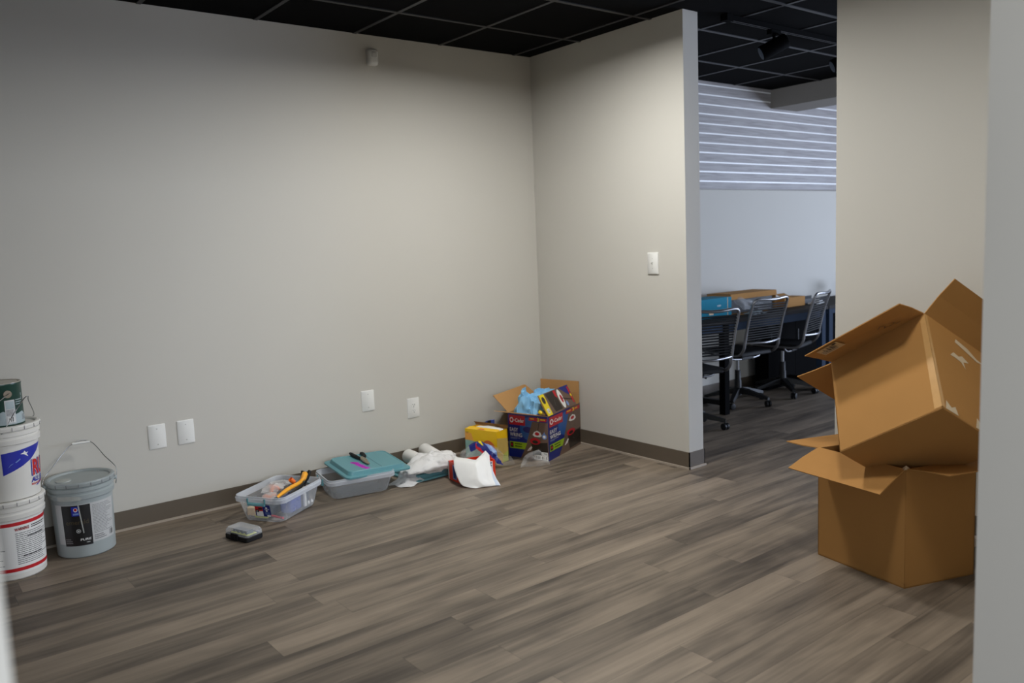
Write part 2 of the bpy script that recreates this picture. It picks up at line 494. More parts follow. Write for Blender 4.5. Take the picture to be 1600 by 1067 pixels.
g = G(); g.box((XC, 0.0, 0), (3.74, PTH, H)); struct(g, 'wall_back', M['wall'])
JR, JL = -1.788, -3.776
g = G(); g.box((3.74, JR, 0), (3.86, PTH, H)); struct(g, 'wall_right', M['wall'])
g = G(); g.box((3.74, -7.0, 0), (3.86, JL, H)); struct(g, 'wall_front', M['wall'])
g = G(); g.box((3.74, JL, 2.03), (3.86, JR, H)); struct(g, 'wall_shade_header', M['wall'])  # unseen header added to keep lobby light off the upper left wall
g = G(); g.box((-0.1, -7.12, 0), (3.86, -7.0, H)); struct(g, 'wall_near', M['wall'])
# outer walls: far shop window, plus two unseen windows added for fill
g = G()
g.box((0, 7.0, 0), (9, 7.15, 0.25)); g.box((0, 7.0, 2.5), (9, 7.15, H)); g.box((0, 7.0, 0.25), (0.4, 7.15, 2.5)); g.box((8.6, 7.0, 0.25), (9, 7.15, 2.5))
struct(g, 'wall_far', M['wall'])
g = G()
g.box((9.0, -9.0, 0), (9.15, -6.2, H)); g.box((9.0, -0.4, 0), (9.15, 8.0, H)); g.box((9.0, -6.2, 0), (9.15, -0.4, 1.2)); g.box((9.0, -6.2, 2.45), (9.15, -0.4, H))
struct(g, 'wall_lobby', M['lobby'])
g = G()
for k in range(5):
    yy = -6.2 + 5.8 * k / 4; g.box((9.04, yy - 0.025, 1.2), (9.10, yy + 0.025, 2.45))
g.box((9.04, -6.2, 1.2), (9.10, -0.4, 1.25)); g.box((9.04, -6.2, 2.4), (9.10, -0.4, 2.45))
struct(g, 'window_added_3', M['black'])  # unseen window, added and sized for low fill on the left wall
g = G()
g.box((3.86, -8.1, 0), (9, -8.0, 0.4)); g.box((3.86, -8.1, 2.3), (9, -8.0, H)); g.box((3.86, -8.1, 0.4), (4.4, -8.0, 2.3)); g.box((7.4, -8.1, 0.4), (9, -8.0, 2.3))
struct(g, 'wall_lobby_end', M['wall'])
for nm, x0, x1, y, z0, z1 in (('window_1', 0.4, 8.6, 7.07, 0.25, 2.5), ('window_added_2', 4.4, 7.4, -8.05, 0.4, 2.3)):  # the lobby one is unseen, added to light the doorway jamb
    g = G()
    n = 4
    for k in range(n + 1):
        x = x0 + (x1 - x0) * k / n
        g.box((x - 0.025, y - 0.03, z0), (x + 0.025, y + 0.03, z1))
    g.box((x0, y - 0.03, z0), (x1, y + 0.03, z0 + 0.05)); g.box((x0, y - 0.03, z1 - 0.05), (x1, y + 0.03, z1))
    struct(g, nm, M['black'])

# soffit over the shop window side
g = G(); g.box((0.0, 2.835, 2.535), (9.0, 3.25, H)); struct(g, 'trim_1', M['soffit'])

# vinyl base with its pale bottom edge
BH = 0.1038
def base(name, pieces):
    g = G()
    for lo, hi in pieces:
        g.box(lo, (hi[0], hi[1], BH)); 
    o = struct(g, name, M['base'])
    return o
t = 0.006
base('baseboard_left', [((0, -7.0, 0), (t, 0, 0))])
base('baseboard_partition', [((0, -t, 0), (PLEN + t, 0, 0)), ((PLEN, -t, 0), (PLEN + t, PTH + t, 0)), ((0, PTH, 0), (PLEN + t, PTH + t, 0))])
base('baseboard_back', [((XC - t, -t, 0), (3.74, 0, 0)), ((XC - t, 0, 0), (XC, PTH, 0))])
base('baseboard_desk_side', [((0, PTH, 0), (t, 7.0, 0))])
e = 0.013
g = G()
g.box((t, -7.0, 0), (e, -e, 0.0115)); g.box((t, -e, 0), (PLEN + e, -t, 0.0115)); g.box((PLEN + t, -e, 0), (PLEN + e, PTH + e, 0.0115))
g.box((XC - e, -e, 0), (3.74, -t, 0.0115))
struct(g, 'trim_2', M['shoe'])

# slat wall: boards with metal inserts between them, their daylight gleam painted white
g = G()
zs = [1.87 + 0.0799 * k for k in range(11)]
edges = [1.812] + zs + [H]
for a, b in zip(edges[:-1], edges[1:]):
    g.box((0.0, PTH + 0.002, a + (0.006 if a != 1.812 else 0)), (0.02, 6.98, b - (0.006 if b != H else 0)))
struct(g, 'wall_slats', M['slat'])
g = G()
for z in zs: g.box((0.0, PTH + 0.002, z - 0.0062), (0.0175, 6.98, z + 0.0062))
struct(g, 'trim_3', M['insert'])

g = G(); g.box((0.0, PTH + 0.002, 1.800), (0.021, 6.98, 1.812)); struct(g, 'trim_shadow_line', M['base'])  # dark strip painted in as the shadow line under the slats

# ------------------------------------------------------------------ wall plates, detector
def plate_on_left(name, label, cat, y, z, kind, group=None):
    W, HH = 0.0885, 0.131
    t_ = thing(name, label, cat, (0, y, z), 0, group)
    g = G()
    def ring(w, h, x): return [(x, p[0], p[1]) for p in rrect(w, h, 0.004, 0, 3)]
    g.loft([ring(W, HH, 0.0), ring(W, HH, 0.003), ring(W - 0.008, HH - 0.008, 0.0065)])
    g.obj('faceplate', M['plate'], t_, 40)
    if kind == 'blank':
        for s in (-1, 1):
            g = G(); g.cyl((0.006, 0, s * 0.042), (0.0078, 0, s * 0.042), 0.0035, 12)
            g.box((0.0075, -0.003, s * 0.042 - 0.0005), (0.0081, 0.003, s * 0.042 + 0.0005))
            g.obj('screw', M['screw'], t_, 40)
    if kind == 'outlet':
        g = G(); g.cyl((0.006, 0, 0), (0.0078, 0, 0), 0.003, 12); g.obj('screw', M['screw'], t_, 40)
        for s in (-1, 1):
            g = G()
            pts = []
            for k in range(24):
                a = 2 * PI * k / 24
                pts.append((0.0065, 0.0172 * math.cos(a), s * 0.0195 + max(-0.0135, min(0.0135, 0.0172 * math.sin(a)))))
            g.prism(pts, (0.002, 0, 0)); r = g.obj('receptacle', M['plate'], t_)
            g = G()
            zc = s * 0.0195
            g.box((0.0083, -0.0075, zc - 0.001), (0.0089, -0.0052, zc + 0.0085)); g.box((0.0083, 0.0052, zc - 0.001), (0.0089, 0.0075, zc + 0.007))
            g.cyl((0.0083, 0, zc - 0.008), (0.0089, 0, zc - 0.008), 0.003, 10)
            g.obj('slot', M['plate_dark'], r)
    return t_
plate_on_left('blank_outlet_cover', 'white blank wall plate above the grey pail, nearest the pails', 'wall plate', -2.689, 0.466, 'blank')
plate_on_left('blank_outlet_cover', 'white blank wall plate just right of the one nearest the pails', 'wall plate', -2.540, 0.466, 'blank')
plate_on_left('blank_outlet_cover', 'white blank wall plate beside the electrical outlet, above the teal lid', 'wall plate', -1.428, 0.469, 'blank')
plate_on_left('wall_outlet', 'white duplex electrical outlet low on the long wall', 'outlet', -1.102, 0.3725, 'outlet')

sw = thing('light_switch', 'white toggle light switch on the short partition wall', 'light switch', (1.112, 0, 1.2525))
g = G()
def ring(w, h, y): return [(p[0], y, p[1]) for p in rrect(w, h, 0.004, 0, 3)]
g.loft([ring(0.0885, 0.134, 0.0), ring(0.0885, 0.134, -0.005), ring(0.080, 0.126, -0.009)]); g.obj('faceplate', M['plate'], sw, 40)
g = G(); g.prism([(-0.004, -0.008, -0.009), (-0.004, -0.02, 0.004), (-0.004, -0.018, 0.010), (-0.004, -0.008, 0.009)], (0.008, 0, 0)); g.obj('toggle', M['plate'], sw)
for s in (-1, 1):
    g = G(); g.cyl((0, -0.008, s * 0.03), (0, -0.0103, s * 0.03), 0.003, 12); g.obj('screw', M['screw'], sw, 40)

md = thing('motion_detector', 'small off-white motion detector high on the long wall', 'motion detector', (0, -1.262, 2.567))
g = G()
def ringx(w, h, x, r=0.012, dz=0): return [(x, p[0], p[1] + dz) for p in rrect(w, h, r, 0, 5)]
g.loft([ringx(0.066, 0.095, 0.0), ringx(0.066, 0.095, 0.026), ringx(0.06, 0.089, 0.036, 0.014), ringx(0.044, 0.07, 0.043, 0.016)])
g.obj('housing', M['plate'], md, 50)
g = G(); g.loft([ringx(0.036, 0.034, 0.0405, 0.008, 0.012), ringx(0.034, 0.032, 0.046, 0.008, 0.012), ringx(0.022, 0.022, 0.0485, 0.008, 0.012)]); g.obj('lens', M['screw'], md, 50)
g = G(); g.loft([ringx(0.008, 0.005, 0.041, 0.002, -0.02), ringx(0.007, 0.004, 0.0445, 0.002, -0.02)]); g.obj('indicator', M['white'], md)

# ------------------------------------------------------------------ pails
def pail(root, c, z0, rb, rtp, h, body_m, lid_m, name_body='body'):
    """tapered pail body with ribs near the rim and a clip-on lid"""
    zt = z0 + h
    def R(z): return rb + (rtp - rb) * z / h
    pf = [(rb - 0.006, z0), (rb, z0 + 0.006)]
    rz = h - 0.085
    pf += [(R(rz), z0 + rz), (R(rz) + 0.009, z0 + rz + 0.004), (R(rz) + 0.011, z0 + rz + 0.024), (R(rz) + 0.003, z0 + rz + 0.030),
           (R(rz) + 0.003, z0 + rz + 0.036), (R(rz) + 0.010, z0 + rz + 0.040), (R(rz) + 0.011, z0 + rz + 0.056), (R(rz) + 0.004, z0 + rz + 0.062), (R(rz) + 0.003, zt - 0.012)]
    g = G(); g.lathe(pf, 56, c); g.obj(name_body, body_m, root, 30, True)
    ro = R(rz) + 0.016
    lf = [(ro - 0.003, zt - 0.022), (ro, zt - 0.019), (ro + 0.0015, zt - 0.006), (ro - 0.002, zt), (ro - 0.012, zt + 0.002), (ro - 0.020, zt - 0.001), (ro - 0.024, zt - 0.008), (0.02, zt - 0.008)]
    g = G(); g.lathe(lf, 56, c); lid = g.obj('lid', lid_m, root, 30, True)
    for k in range(-4, 5):
        a = 2 * PI * k / 18 + 0.12
        d = V((math.cos(a), math.sin(a), 0)); s = V((-math.sin(a), math.cos(a), 0))
        p = V((c[0], c[1], zt - 0.020)) + d * (ro + 0.0005)
        g = G(); g.prism([p - s * 0.0012, p + s * 0.0012, p + s * 0.0012 + V((0, 0, 0.016)), p - s * 0.0012 + V((0, 0, 0.016))], d * 0.0016)
        g.obj('lid_notch', M['txt'], lid, None, True)
    return lid, zt, ro, R

A0 = math.radians(-5.5)   # angle round the stack that faces the viewer
# lower white pail of the stack
CS = (0.250, -3.404)
CS_UP = CS; CS = (0.250, -3.418)
p1 = thing('plastic_pail', 'white pail with red stripes standing on the floor, under another pail', 'pail', (CS[0], CS[1], 0))
pail(p1, CS, 0.0, 0.126, 0.137, 0.362, M['white_plastic'], M['white_plastic'])
pr = Print(round_map(CS, 0.1268, 0.1343, 0.028, 0.285, A0), 0.008)
LW = 0.30
pr.rect(-0.33, 0.0, 0.33, 0.243, M['white'])
pr.rect(-0.33, 0.012, 0.33, 0.028, M['red'], 1); pr.rect(-0.33, 0.222, 0.33, 0.238, M['red'], 1)
pr.text('WARNING', 0.012, 0.198, 0.014, M['ink'], 2, 0.058, 0.02); pr.text('WARNING', 0.0115, 0.197, 0.0125, M['red'], 3, 0.058)
pr.lines(0.08, 0.196, 0.19, 0.214, 2, M['ink'], 1, 0.5)
rr_ = random.Random(4)
pr.lines(0.012, 0.04, 0.19, 0.19, 17, M['txt'], 1, 0.38, rr_)
pr.lines(0.035, 0.072, 0.17, 0.084, 1, M['ink'], 2, 0.4, rr_); pr.lines(0.06, 0.16, 0.15, 0.168, 1, M['ink'], 2, 0.5, rr_)
pr.lines(-0.19, 0.04, -0.03, 0.12, 9, M['txt'], 1, 0.38, rr_)
pr.obj('label', p1, 'white paper label with red stripes and WARNING text')

# upper white pail
CS = CS_UP
p2 = thing('plastic_pail', 'white pail with blue swoosh and red RU lettering, topmost pail of the stack', 'pail', (CS[0], CS[1], 0.358))
pail(p2, CS, 0.358, 0.121, 0.136, 0.340, M['white_plastic'], M['white_plastic'])
rm_ = round_map(CS, 0.1218, 0.1324, 0.364, 0.60, A0)
pr = Print(lambda a, b, k: rm_(a, b * 0.90, k), 0.006)
zb = 0.39
sw_pts = [(-0.30, 0.12), (-0.03, 0.135), (0.03, 0.150), (0.08, 0.176), (0.125, 0.21), (0.16, 0.238), (0.16, 0.265), (0.10, 0.258), (-0.02, 0.243), (-0.30, 0.235)]
pr.poly([(-0.02, 0.13), (0.02, 0.147), (0.06, 0.166), (0.10, 0.190), (0.14, 0.222), (0.18, 0.262), (0.10, 0.254), (0.04, 0.246), (-0.02, 0.240)], M['blue'], 0)
pr.poly([(0.052, 0.226), (0.066, 0.231), (0.071, 0.239), (0.078, 0.229), (0.088, 0.230), (0.080, 0.222), (0.087, 0.207), (0.074, 0.216), (0.068, 0.222)], M['white'], 1)
pr.poly([(0.0, 0.165), (0.012, 0.182), (0.026, 0.187), (0.012, 0.178)], M['drop'], 1); pr.poly([(0.03, 0.19), (0.05, 0.205), (0.052, 0.2), (0.034, 0.186)], M['drop'], 1)
pr.text('RU', 0.0985, 0.098, 0.088, M['blue'], 1, 0.090, 0.05); pr.text('RU', 0.103, 0.100, 0.085, M['white'], 2, 0.088, 0.04); pr.text('RU', 0.105, 0.101, 0.083, M['red'], 3, 0.085, 0.035)
pr.text('ALL PURPOSE', 0.094, 0.068, 0.026, M['blue'], 2, 0.19, 0.03, 0.2)
pr.text('READY MIXED', 0.096, 0.054, 0.009, M['red'], 2, 0.13, 0.02)
pr.poly([(0.118, 0.048), (0.135, 0.052), (0.16, 0.066), (0.19, 0.09), (0.19, 0.075), (0.16, 0.055), (0.135, 0.046)], M['blue'], 1)
pr.obj('label', p2, 'blue swoosh, star and red RU lettering')
bail = smooth_path([(q[0] + 0.022, q[1] + 0.026, q[2] - 0.052) for q in [(0.30, -3.555, 0.735), (0.358, -3.47, 0.715), (0.366, -3.44, 0.74), (0.36, -3.40, 0.80), (0.345, -3.352, 0.862), (0.335, -3.332, 0.872), (0.28, -3.325, 0.845), (0.17, -3.295, 0.76), (0.128, -3.318, 0.738)]], 6)
g = G(); g.tube(bail, 0.0022, 6); g.obj('bail', M['wire'], p2, 60, True)

# gallon can on top of the stack
CC = (0.255, -3.398); zc0 = 0.691
can = thing('paint_can', 'dark green gallon paint can with metal lid on top of the white pails', 'paint can', (CC[0], CC[1], zc0))
g = G(); g.lathe([(0.081, zc0), (0.0835, zc0 + 0.003), (0.0815, zc0 + 0.006), (0.0815, zc0 + 0.182), (0.0835, zc0 + 0.186), (0.083, zc0 + 0.192)], 48, CC); g.obj('body', M['can_green'], can, 30, True)
g = G(); g.lathe([(0.083, zc0 + 0.189), (0.0832, zc0 + 0.194), (0.079, zc0 + 0.196), (0.074, zc0 + 0.190), (0.070, zc0 + 0.190), (0.067, zc0 + 0.194), (0.01, zc0 + 0.194)], 48, CC); g.obj('lid', M['can_metal'], can, 30, True)
pr = Print(round_map(CC, 0.0815, 0.0815, zc0, zc0 + 0.19, A0), 0.006)
pr.poly([(-0.05, 0.008), (0.125, 0.008), (0.125, 0.03), (0.09, 0.06), (0.05, 0.05), (0.0, 0.07), (-0.05, 0.05)], M['can_mist'], 0)
pr.rect(0.008, 0.012, 0.05, 0.118, M['lab_grey'], 1)
pr.rect(0.012, 0.078, 0.046, 0.112, M['can_mist'], 2); pr.lines(0.012, 0.048, 0.046, 0.075, 5, M['txt'], 2); pr.rect(0.016, 0.018, 0.044, 0.042, M['white'], 2); pr.barcode(0.02, 0.02, 0.04, 0.04, M['ink'], 3, 9)
pr.lines(0.085, 0.02, 0.115, 0.045, 4, M['txt'], 1); pr.text('B', 0.088, 0.13, 0.012, M['can_mist'], 1); pr.text('E', 0.088, 0.114, 0.012, M['can_mist'], 1)
pr.lines(0.055, 0.09, 0.10, 0.12, 3, M['can_mist'], 1)
pr.obj('label', can, 'pale label with barcode on the green can')
ad = V((math.cos(A0 + 0.30), math.sin(A0 + 0.30), 0)); ep = V((CC[0], CC[1], zc0 + 0.145)) + ad * 0.0815
g = G(); g.tube([ep, ep + ad * 0.003, ep + ad * 0.004], [0.017, 0.017, 0.008], 20); ear = g.obj('bail_ear', M['ear'], can, 50, True)
g = G(); g.tube(smooth_path([ep + ad * 0.006 + V((0, 0.006, 0.004)), ep + ad * 0.012 + V((0, -0.02, -0.012)), ep + ad * 0.012 + V((0.0, -0.06, -0.045)), V((CC[0] + 0.09, CC[1] - 0.06, zc0 + 0.06)), V((CC[0] + 0.03, CC[1] - 0.095, zc0 + 0.08)), V((CC[0] - 0.05, CC[1] - 0.075, zc0 + 0.14))], 6), 0.0018, 6); g.obj('bail', M['wire'], can, 60, True)

# blue-grey pail
CG = (0.165, -3.102)
p3 = thing('plastic_pail', 'blue-grey paint pail with black label and raised wire handle against the wall', 'pail', (CG[0], CG[1], 0))
lid3, zt3, ro3, R3 = pail(p3, CG, 0.0, 0.129, 0.138, 0.370, M['grey_plastic'], M['pail_grey2'])
g = G(); g.lathe([(0.033, zt3 - 0.0085), (0.033, zt3 - 0.004), (0.028, zt3 - 0.002), (0.01, zt3 - 0.002)], 24, (CG[0] + 0.015, CG[1] - 0.075)); g.obj('spout_cap', M['scuff'], lid3, 30, True)
AG = math.radians(-9)
pr = Print(round_map(CG, 0.1295, 0.1375, 0.05, 0.28, AG), 0.007)
pr.poly([(-0.135, 0.02), (0.155, 0.02), (0.155, 0.215), (-0.135, 0.215)], M['lab_grey'], 0)
pr.rect(-0.098, 0.012, 0.028, 0.212, M['ink'], 1)
pr.rect(-0.052, 0.160, -0.016, 0.206, M['blue'], 2); pr.ell(-0.034, 0.190, 0.009, 0.010, M['white'], 3, 16); pr.ell(-0.034, 0.191, 0.006, 0.007, M['red'], 4, 16); pr.rect(-0.046, 0.165, -0.022, 0.174, M['drop'], 3)
pr.text('emerald', -0.082, 0.118, 0.022, M['gold'], 2, 0.098)
pr.ell(-0.030, 0.085, 0.010, 0.010, M['lab_grey'], 2, 16); pr.ell(-0.030, 0.085, 0.0075, 0.0075, M['ink'], 3, 16); pr.rect(-0.034, 0.081, -0.026, 0.089, M['lab_grey'], 4)
pr.text('PURE', -0.026, 0.036, 0.011, M['white'], 2, 0.046, 0.02, 0.15); pr.lines(0.0, 0.022, 0.026, 0.03, 1, M['lab_grey'], 2)
pr.lines(-0.094, 0.022, -0.06, 0.05, 3, M['txt'], 2)
pr.lines(0.036, 0.06, 0.145, 0.205, 20, M['txt'], 1, 0.3, random.Random(9)); pr.barcode(0.118, 0.032, 0.142, 0.058, M['ink'], 1, 9); pr.lines(0.036, 0.028, 0.10, 0.055, 3, M['txt'], 1)
pr.poly([(-0.024, 0.215), (-0.018, 0.215), (-0.006, 0.075), (-0.010, 0.072)], M['scuff'], 5)
pr.obj('label', p3, 'black and grey paint label with a white drip')
pr = Print(round_map(CG, 0.148, 0.149, 0.285, 0.32, AG), 0.006)
pr.poly([(-0.115, 0.004), (-0.01, 0.002), (0.0, 0.012), (-0.02, 0.022), (-0.06, 0.026), (-0.115, 0.024)], M['scuff'], 0)
pr.obj('paint_drip', p3, 'dried pale paint under the rim')
ax = V((0.06, 1.0, 0)).normalized()
c3 = V((CG[0], CG[1], 0))
eL = c3 - ax * 0.157 + V((0, 0, 0.345)); eR = c3 + ax * 0.157 + V((0, 0, 0.335))
apex = V((0.052, CG[1] + 0.040, 0.510))
gl, gr = apex - ax * 0.04, apex + ax * 0.04
g = G()
g.tube(smooth_path([eL + V((0.0, 0.004, -0.02)), eL + V((-0.006, 0.0, 0.03)), eL * 0.68 + gl * 0.32 + V((-0.01, -0.0, 0.025)), gl]
                   + [gr, eR * 0.5 + gr * 0.5 + V((0, 0.012, 0.012)), eR + V((-0.01, 0.006, 0.05)), eR + V((0, 0.004, 0.0)), eR + V((0.012, -0.004, -0.03))], 6), 0.0021, 6)
bl3 = g.obj('bail', M['wire'], p3, 60, True)
g = G(); g.cyl(gl, gr, 0.0062, 12); g.obj('grip', M['plate'], bl3, 50, True)
for q in (eL, eR):
    g = G(); d = (q - V((CG[0], CG[1], q.z))).normalized(); g.tube([q - d * 0.012, q + d * 0.002, q + d * 0.004], [0.011, 0.011, 0.006], 16); g.obj('bail_ear', M['grey_plastic'], p3, 50, True)

# ------------------------------------------------------------------ big cardboard cartons
def panel(g, a, b, c, d, inward, t=0.004):
    """one board: outer face a-b-c-d, thickness grown along `inward`"""
    g.prism([a, b, c, d], V(inward).normalized() * t)

def carton(root, P0, u, v, w, a, b, h, body_m=None, name='body'):
    """open-topped carton: corner P0, edges u*a, v*b, height w*h"""
    u, v, w = V(u), V(v), V(w)
    A = V(P0); B = A + u * a; C = B + v * b; D = A + v * b; up_ = w * h
    g = G()
    panel(g, A, B, B + up_, A + up_, v); panel(g, B, C, C + up_, B + up_, -u)
    panel(g, C, D, D + up_, C + up_, -v); panel(g, D, A, A + up_, D + up_, u)
    panel(g, A + w * 0.001, B + w * 0.001, C + w * 0.001, D + w * 0.001, w)
    o = g.obj(name, [body_m or M['card']], root, None, True)
    return A + up_, B + up_, C + up_, D + up_

def flap(root, h0, h1, out, w, ang, length, widen=0.0, shift=0.0, m=None, t=0.004, name='flap', taper=0.0):
    h0, h1 = V(h0), V(h1); a = math.radians(ang)
    d = V(out) * math.cos(a) + V(w) * math.sin(a); s = (h1 - h0).normalized()
    n = d.cross(s).normalized()
    o0 = h0 + d * length - s * (widen - shift); o1 = h1 + d * length + s * (widen + shift)
    k = 0.003
    # slight bow along the board
    g = G()
    mid0 = h0.lerp(o0, 0.5) + n * 0.003; mid1 = h1.lerp(o1, 0.5) + n * 0.003
    for (p, q, r_, s_) in ((h0 + s * k, h1 - s * k, mid1, mid0), (mid0, mid1, o1, o0)):
        g.prism([p, q, r_, s_], n * t)
    return g.obj(name, m or M['card'], root, None, True), d, n

# lower carton
N_ = V((3.061, -0.751, 0)); R_ = V((3.18, -0.42, 0)); L_ = V((2.638, -0.669, 0))
e1 = (L_ - N_).normalized(); e2 = (R_ - N_).normalized(); Z = V((0, 0, 1))
cb = thing('cardboard_carton', 'large open cardboard carton standing on the floor under the tilted carton', 'carton', tuple((L_ + R_) / 2))
rim = carton(cb, N_, e1, e2, Z, (L_ - N_).length, (R_ - N_).length, 0.48)
rN, rL, rB, rR = rim
flap(cb, rL, rN, -e2, Z, -29, 0.160, 0.014)
flap(cb, rN, rR, -e1, Z, 5, 0.178, -0.004)
flap(cb, rL, rB, e1, Z, -1.6, 0.176, 0.006)
flap(cb, rB, rR, e2, Z, -12, 0.17, 0.0)
g = G()
for (p, q) in ((N_, e1), (N_, e2)):
    n = -e2 if q is e1 else -e1
    base_ = p + n * 0.0006 + Z * 0.02
    g.prism([base_, base_ + q * 0.014, base_ + q * 0.020 + Z * 0.455, base_ + Z * 0.455], n * 0.0005)
g.obj('tape', M['card'], cb, None, True)

g = G(); q_ = N_ + Z * 0.481; g.prism([q_ + e1 * 0.02, q_ - e1 * 0.003 - e2 * 0.012, q_ + e2 * 0.02, q_ + e2 * 0.01 + e1 * 0.01 + Z * 0.012], Z * 0.001)
g.obj('torn_tape', M['torn'], cb, None, True)
# tilted carton on top, opening away from the viewer
S_ = 1.022
def cs(p): return CAM + (V(p) - CAM) * S_
wv = V((-0.43, 0.581, 0.69)).normalized(); uv = V((-0.861, -0.034, -0.508)); uv = (uv - wv * uv.dot(wv)).normalized()
vv = uv.cross(wv).normalized()
if vv.dot(V((0.272, 0.813, -0.515))) < 0: vv = -vv
Bc = cs((3.2735, -0.9326, 0.7794)); ua, vb, wh = 0.4353 * S_, 0.36 * S_, 0.439 * S_
ct = thing('cardboard_carton', 'large open cardboard carton tilted on its corner on top of the other carton', 'carton', tuple(Bc + (uv * ua + vv * vb) / 2))
tB, tL, tLb, tRr = carton(ct, Bc, uv, vv, wv, ua, vb, wh)
fo, fd, fn = flap(ct, tL, tB, -vv, wv, -18.7, 0.169, 0.003)
flap(ct, tB, tRr, -uv, wv, 28.9, 0.167, 0.002)
flap(ct, tL, tLb, uv, wv, 4.1, 0.175, 0.010)
flap(ct, tRr, tLb, vv, wv, -12, 0.17, 0.0)
# packing tape and torn patches
g = G()
q0 = Bc - uv * 0.0006 + vv * 0.0
g.prism([Bc - vv * 0.0007 + wv * 0.01, Bc + uv * 0.030 - vv * 0.0007 + wv * 0.01, Bc + uv * 0.022 - vv * 0.0007 + wv * (wh - 0.03), Bc - vv * 0.0007 + wv * (wh - 0.005)], -vv * 0.0005)
g.prism([Bc - uv * 0.0007 + wv * 0.01, Bc + vv * 0.016 - uv * 0.0007 + wv * 0.01, Bc + vv * 0.013 - uv * 0.0007 + wv * (wh - 0.005), Bc - uv * 0.0007 + wv * (wh - 0.005)], -uv * 0.0005)
g.obj('tape', M['tape'], ct, None, True)
g = G()
def patch(o, ex, ey, n, pts):
    g = G(); g.prism([o + ex * x + ey * y + n * 0.0007 for x, y in pts], n * 0.0006); g.obj('torn_tape', M['torn'], ct, None, True)
o_ = Bc - uv * 0.0
patch(o_, vv, wv, -uv, [(0.12, 0.31), (0.145, 0.335), (0.175, 0.33), (0.20, 0.345), (0.235, 0.33), (0.20, 0.315), (0.205, 0.285), (0.185, 0.308), (0.15, 0.312)])
patch(o_, vv, wv, -uv, [(0.17, 0.40), (0.18, 0.42), (0.25, 0.41), (0.30, 0.385), (0.34, 0.38), (0.30, 0.37), (0.22, 0.39)])
patch(o_, vv, wv, -uv, [(0.02, 0.01), (0.03, 0.05), (0.055, 0.03), (0.08, 0.045), (0.09, 0.012)])
patch(o_, vv, wv, -uv, [(0.19, 0.01), (0.21, 0.06), (0.235, 0.03), (0.25, 0.055), (0.27, 0.012)])
# label and marker scribble on the front flap underside
fs = (tB - tL).normalized()
outer = fd
# which side faces the viewer
fc = tL + fd * 0.08
vn = fn if fn.dot(CAM - fc) > 0 else -fn
lift = 0.0045 if vn.dot(fn) > 0 else 0.0005
pr = Print(lambda s, t_, k: tL + fs * s + fd * t_ + vn * (lift + 0.004 + 0.0004 * k))
pr.rect(0.045, 0.095, 0.145, 0.158, M['sticker']); pr.lines(0.05, 0.10, 0.125, 0.135, 3, M['txt'], 1, 0.5); pr.barcode(0.07, 0.115, 0.13, 0.15, M['darkpr'], 2, 12); pr.rect(0.118, 0.145, 0.136, 0.156, M['ink'], 2)
pr.obj('shipping_label', ct, 'tan paper label with barcode')
pr = Print(lambda s, t_, k: tL + fs * s + fd * t_ + vn * (lift + 0.004 + 0.0004 * k))
def stroke(pts, w=0.0025):
    for (x0, y0), (x1, y1) in zip(pts[:-1], pts[1:]):
        d = V((x1 - x0, y1 - y0)); d.normalize(); nx, ny = -d.y * w / 2, d.x * w / 2
        pr.poly([(x0 + nx, y0 + ny), (x1 + nx, y1 + ny), (x1 - nx, y1 - ny), (x0 - nx, y0 - ny)], M['darkpr'])
stroke([(0.285, 0.075), (0.305, 0.09), (0.315, 0.07), (0.30, 0.055)]); stroke([(0.305, 0.06), (0.335, 0.052), (0.35, 0.06)]); stroke([(0.345, 0.07), (0.35, 0.045), (0.37, 0.048)])
pr.obj('marker_scribble', ct, 'dark marker scribble')

# ------------------------------------------------------------------ mop carton in the corner
oL = V((0.302, -0.559, 0)); oN = V((0.607, -0.472, 0)); oR = V((0.413, -0.010, 0)); oF = oL + oR - oN + V((0.004, -0.006, 0))
oc = thing('mop_carton', 'open blue printed mop carton in the room corner full of blue paper', 'carton', tuple((oL + oR) / 2))
hb = 0.293
g = G(); U3 = Z * hb; cen = (oL + oR) / 2
for a, b in ((oL, oN), (oN, oR), (oR, oF), (oF, oL)):
    mid = (a + b) / 2; inn = (cen - mid); dd = (b - a).normalized(); inn = (inn - dd * inn.dot(dd)); inn.z = 0
    panel(g, a, b, b + U3, a + U3, inn, 0.0035)
g.prism([oL + Z * 0.001, oN + Z * 0.001, oR + Z * 0.001, oF + Z * 0.001], Z * 0.004)
g.obj('body', M['card_in'], oc, None, True)
eF = (oN - oL).normalized(); eR = (oR - oN).normalized()
nF = V((eF.y, -eF.x, 0)); nR = V((eR.y, -eR.x, 0))
WF, WR = (oN - oL).length, (oR - oN).length

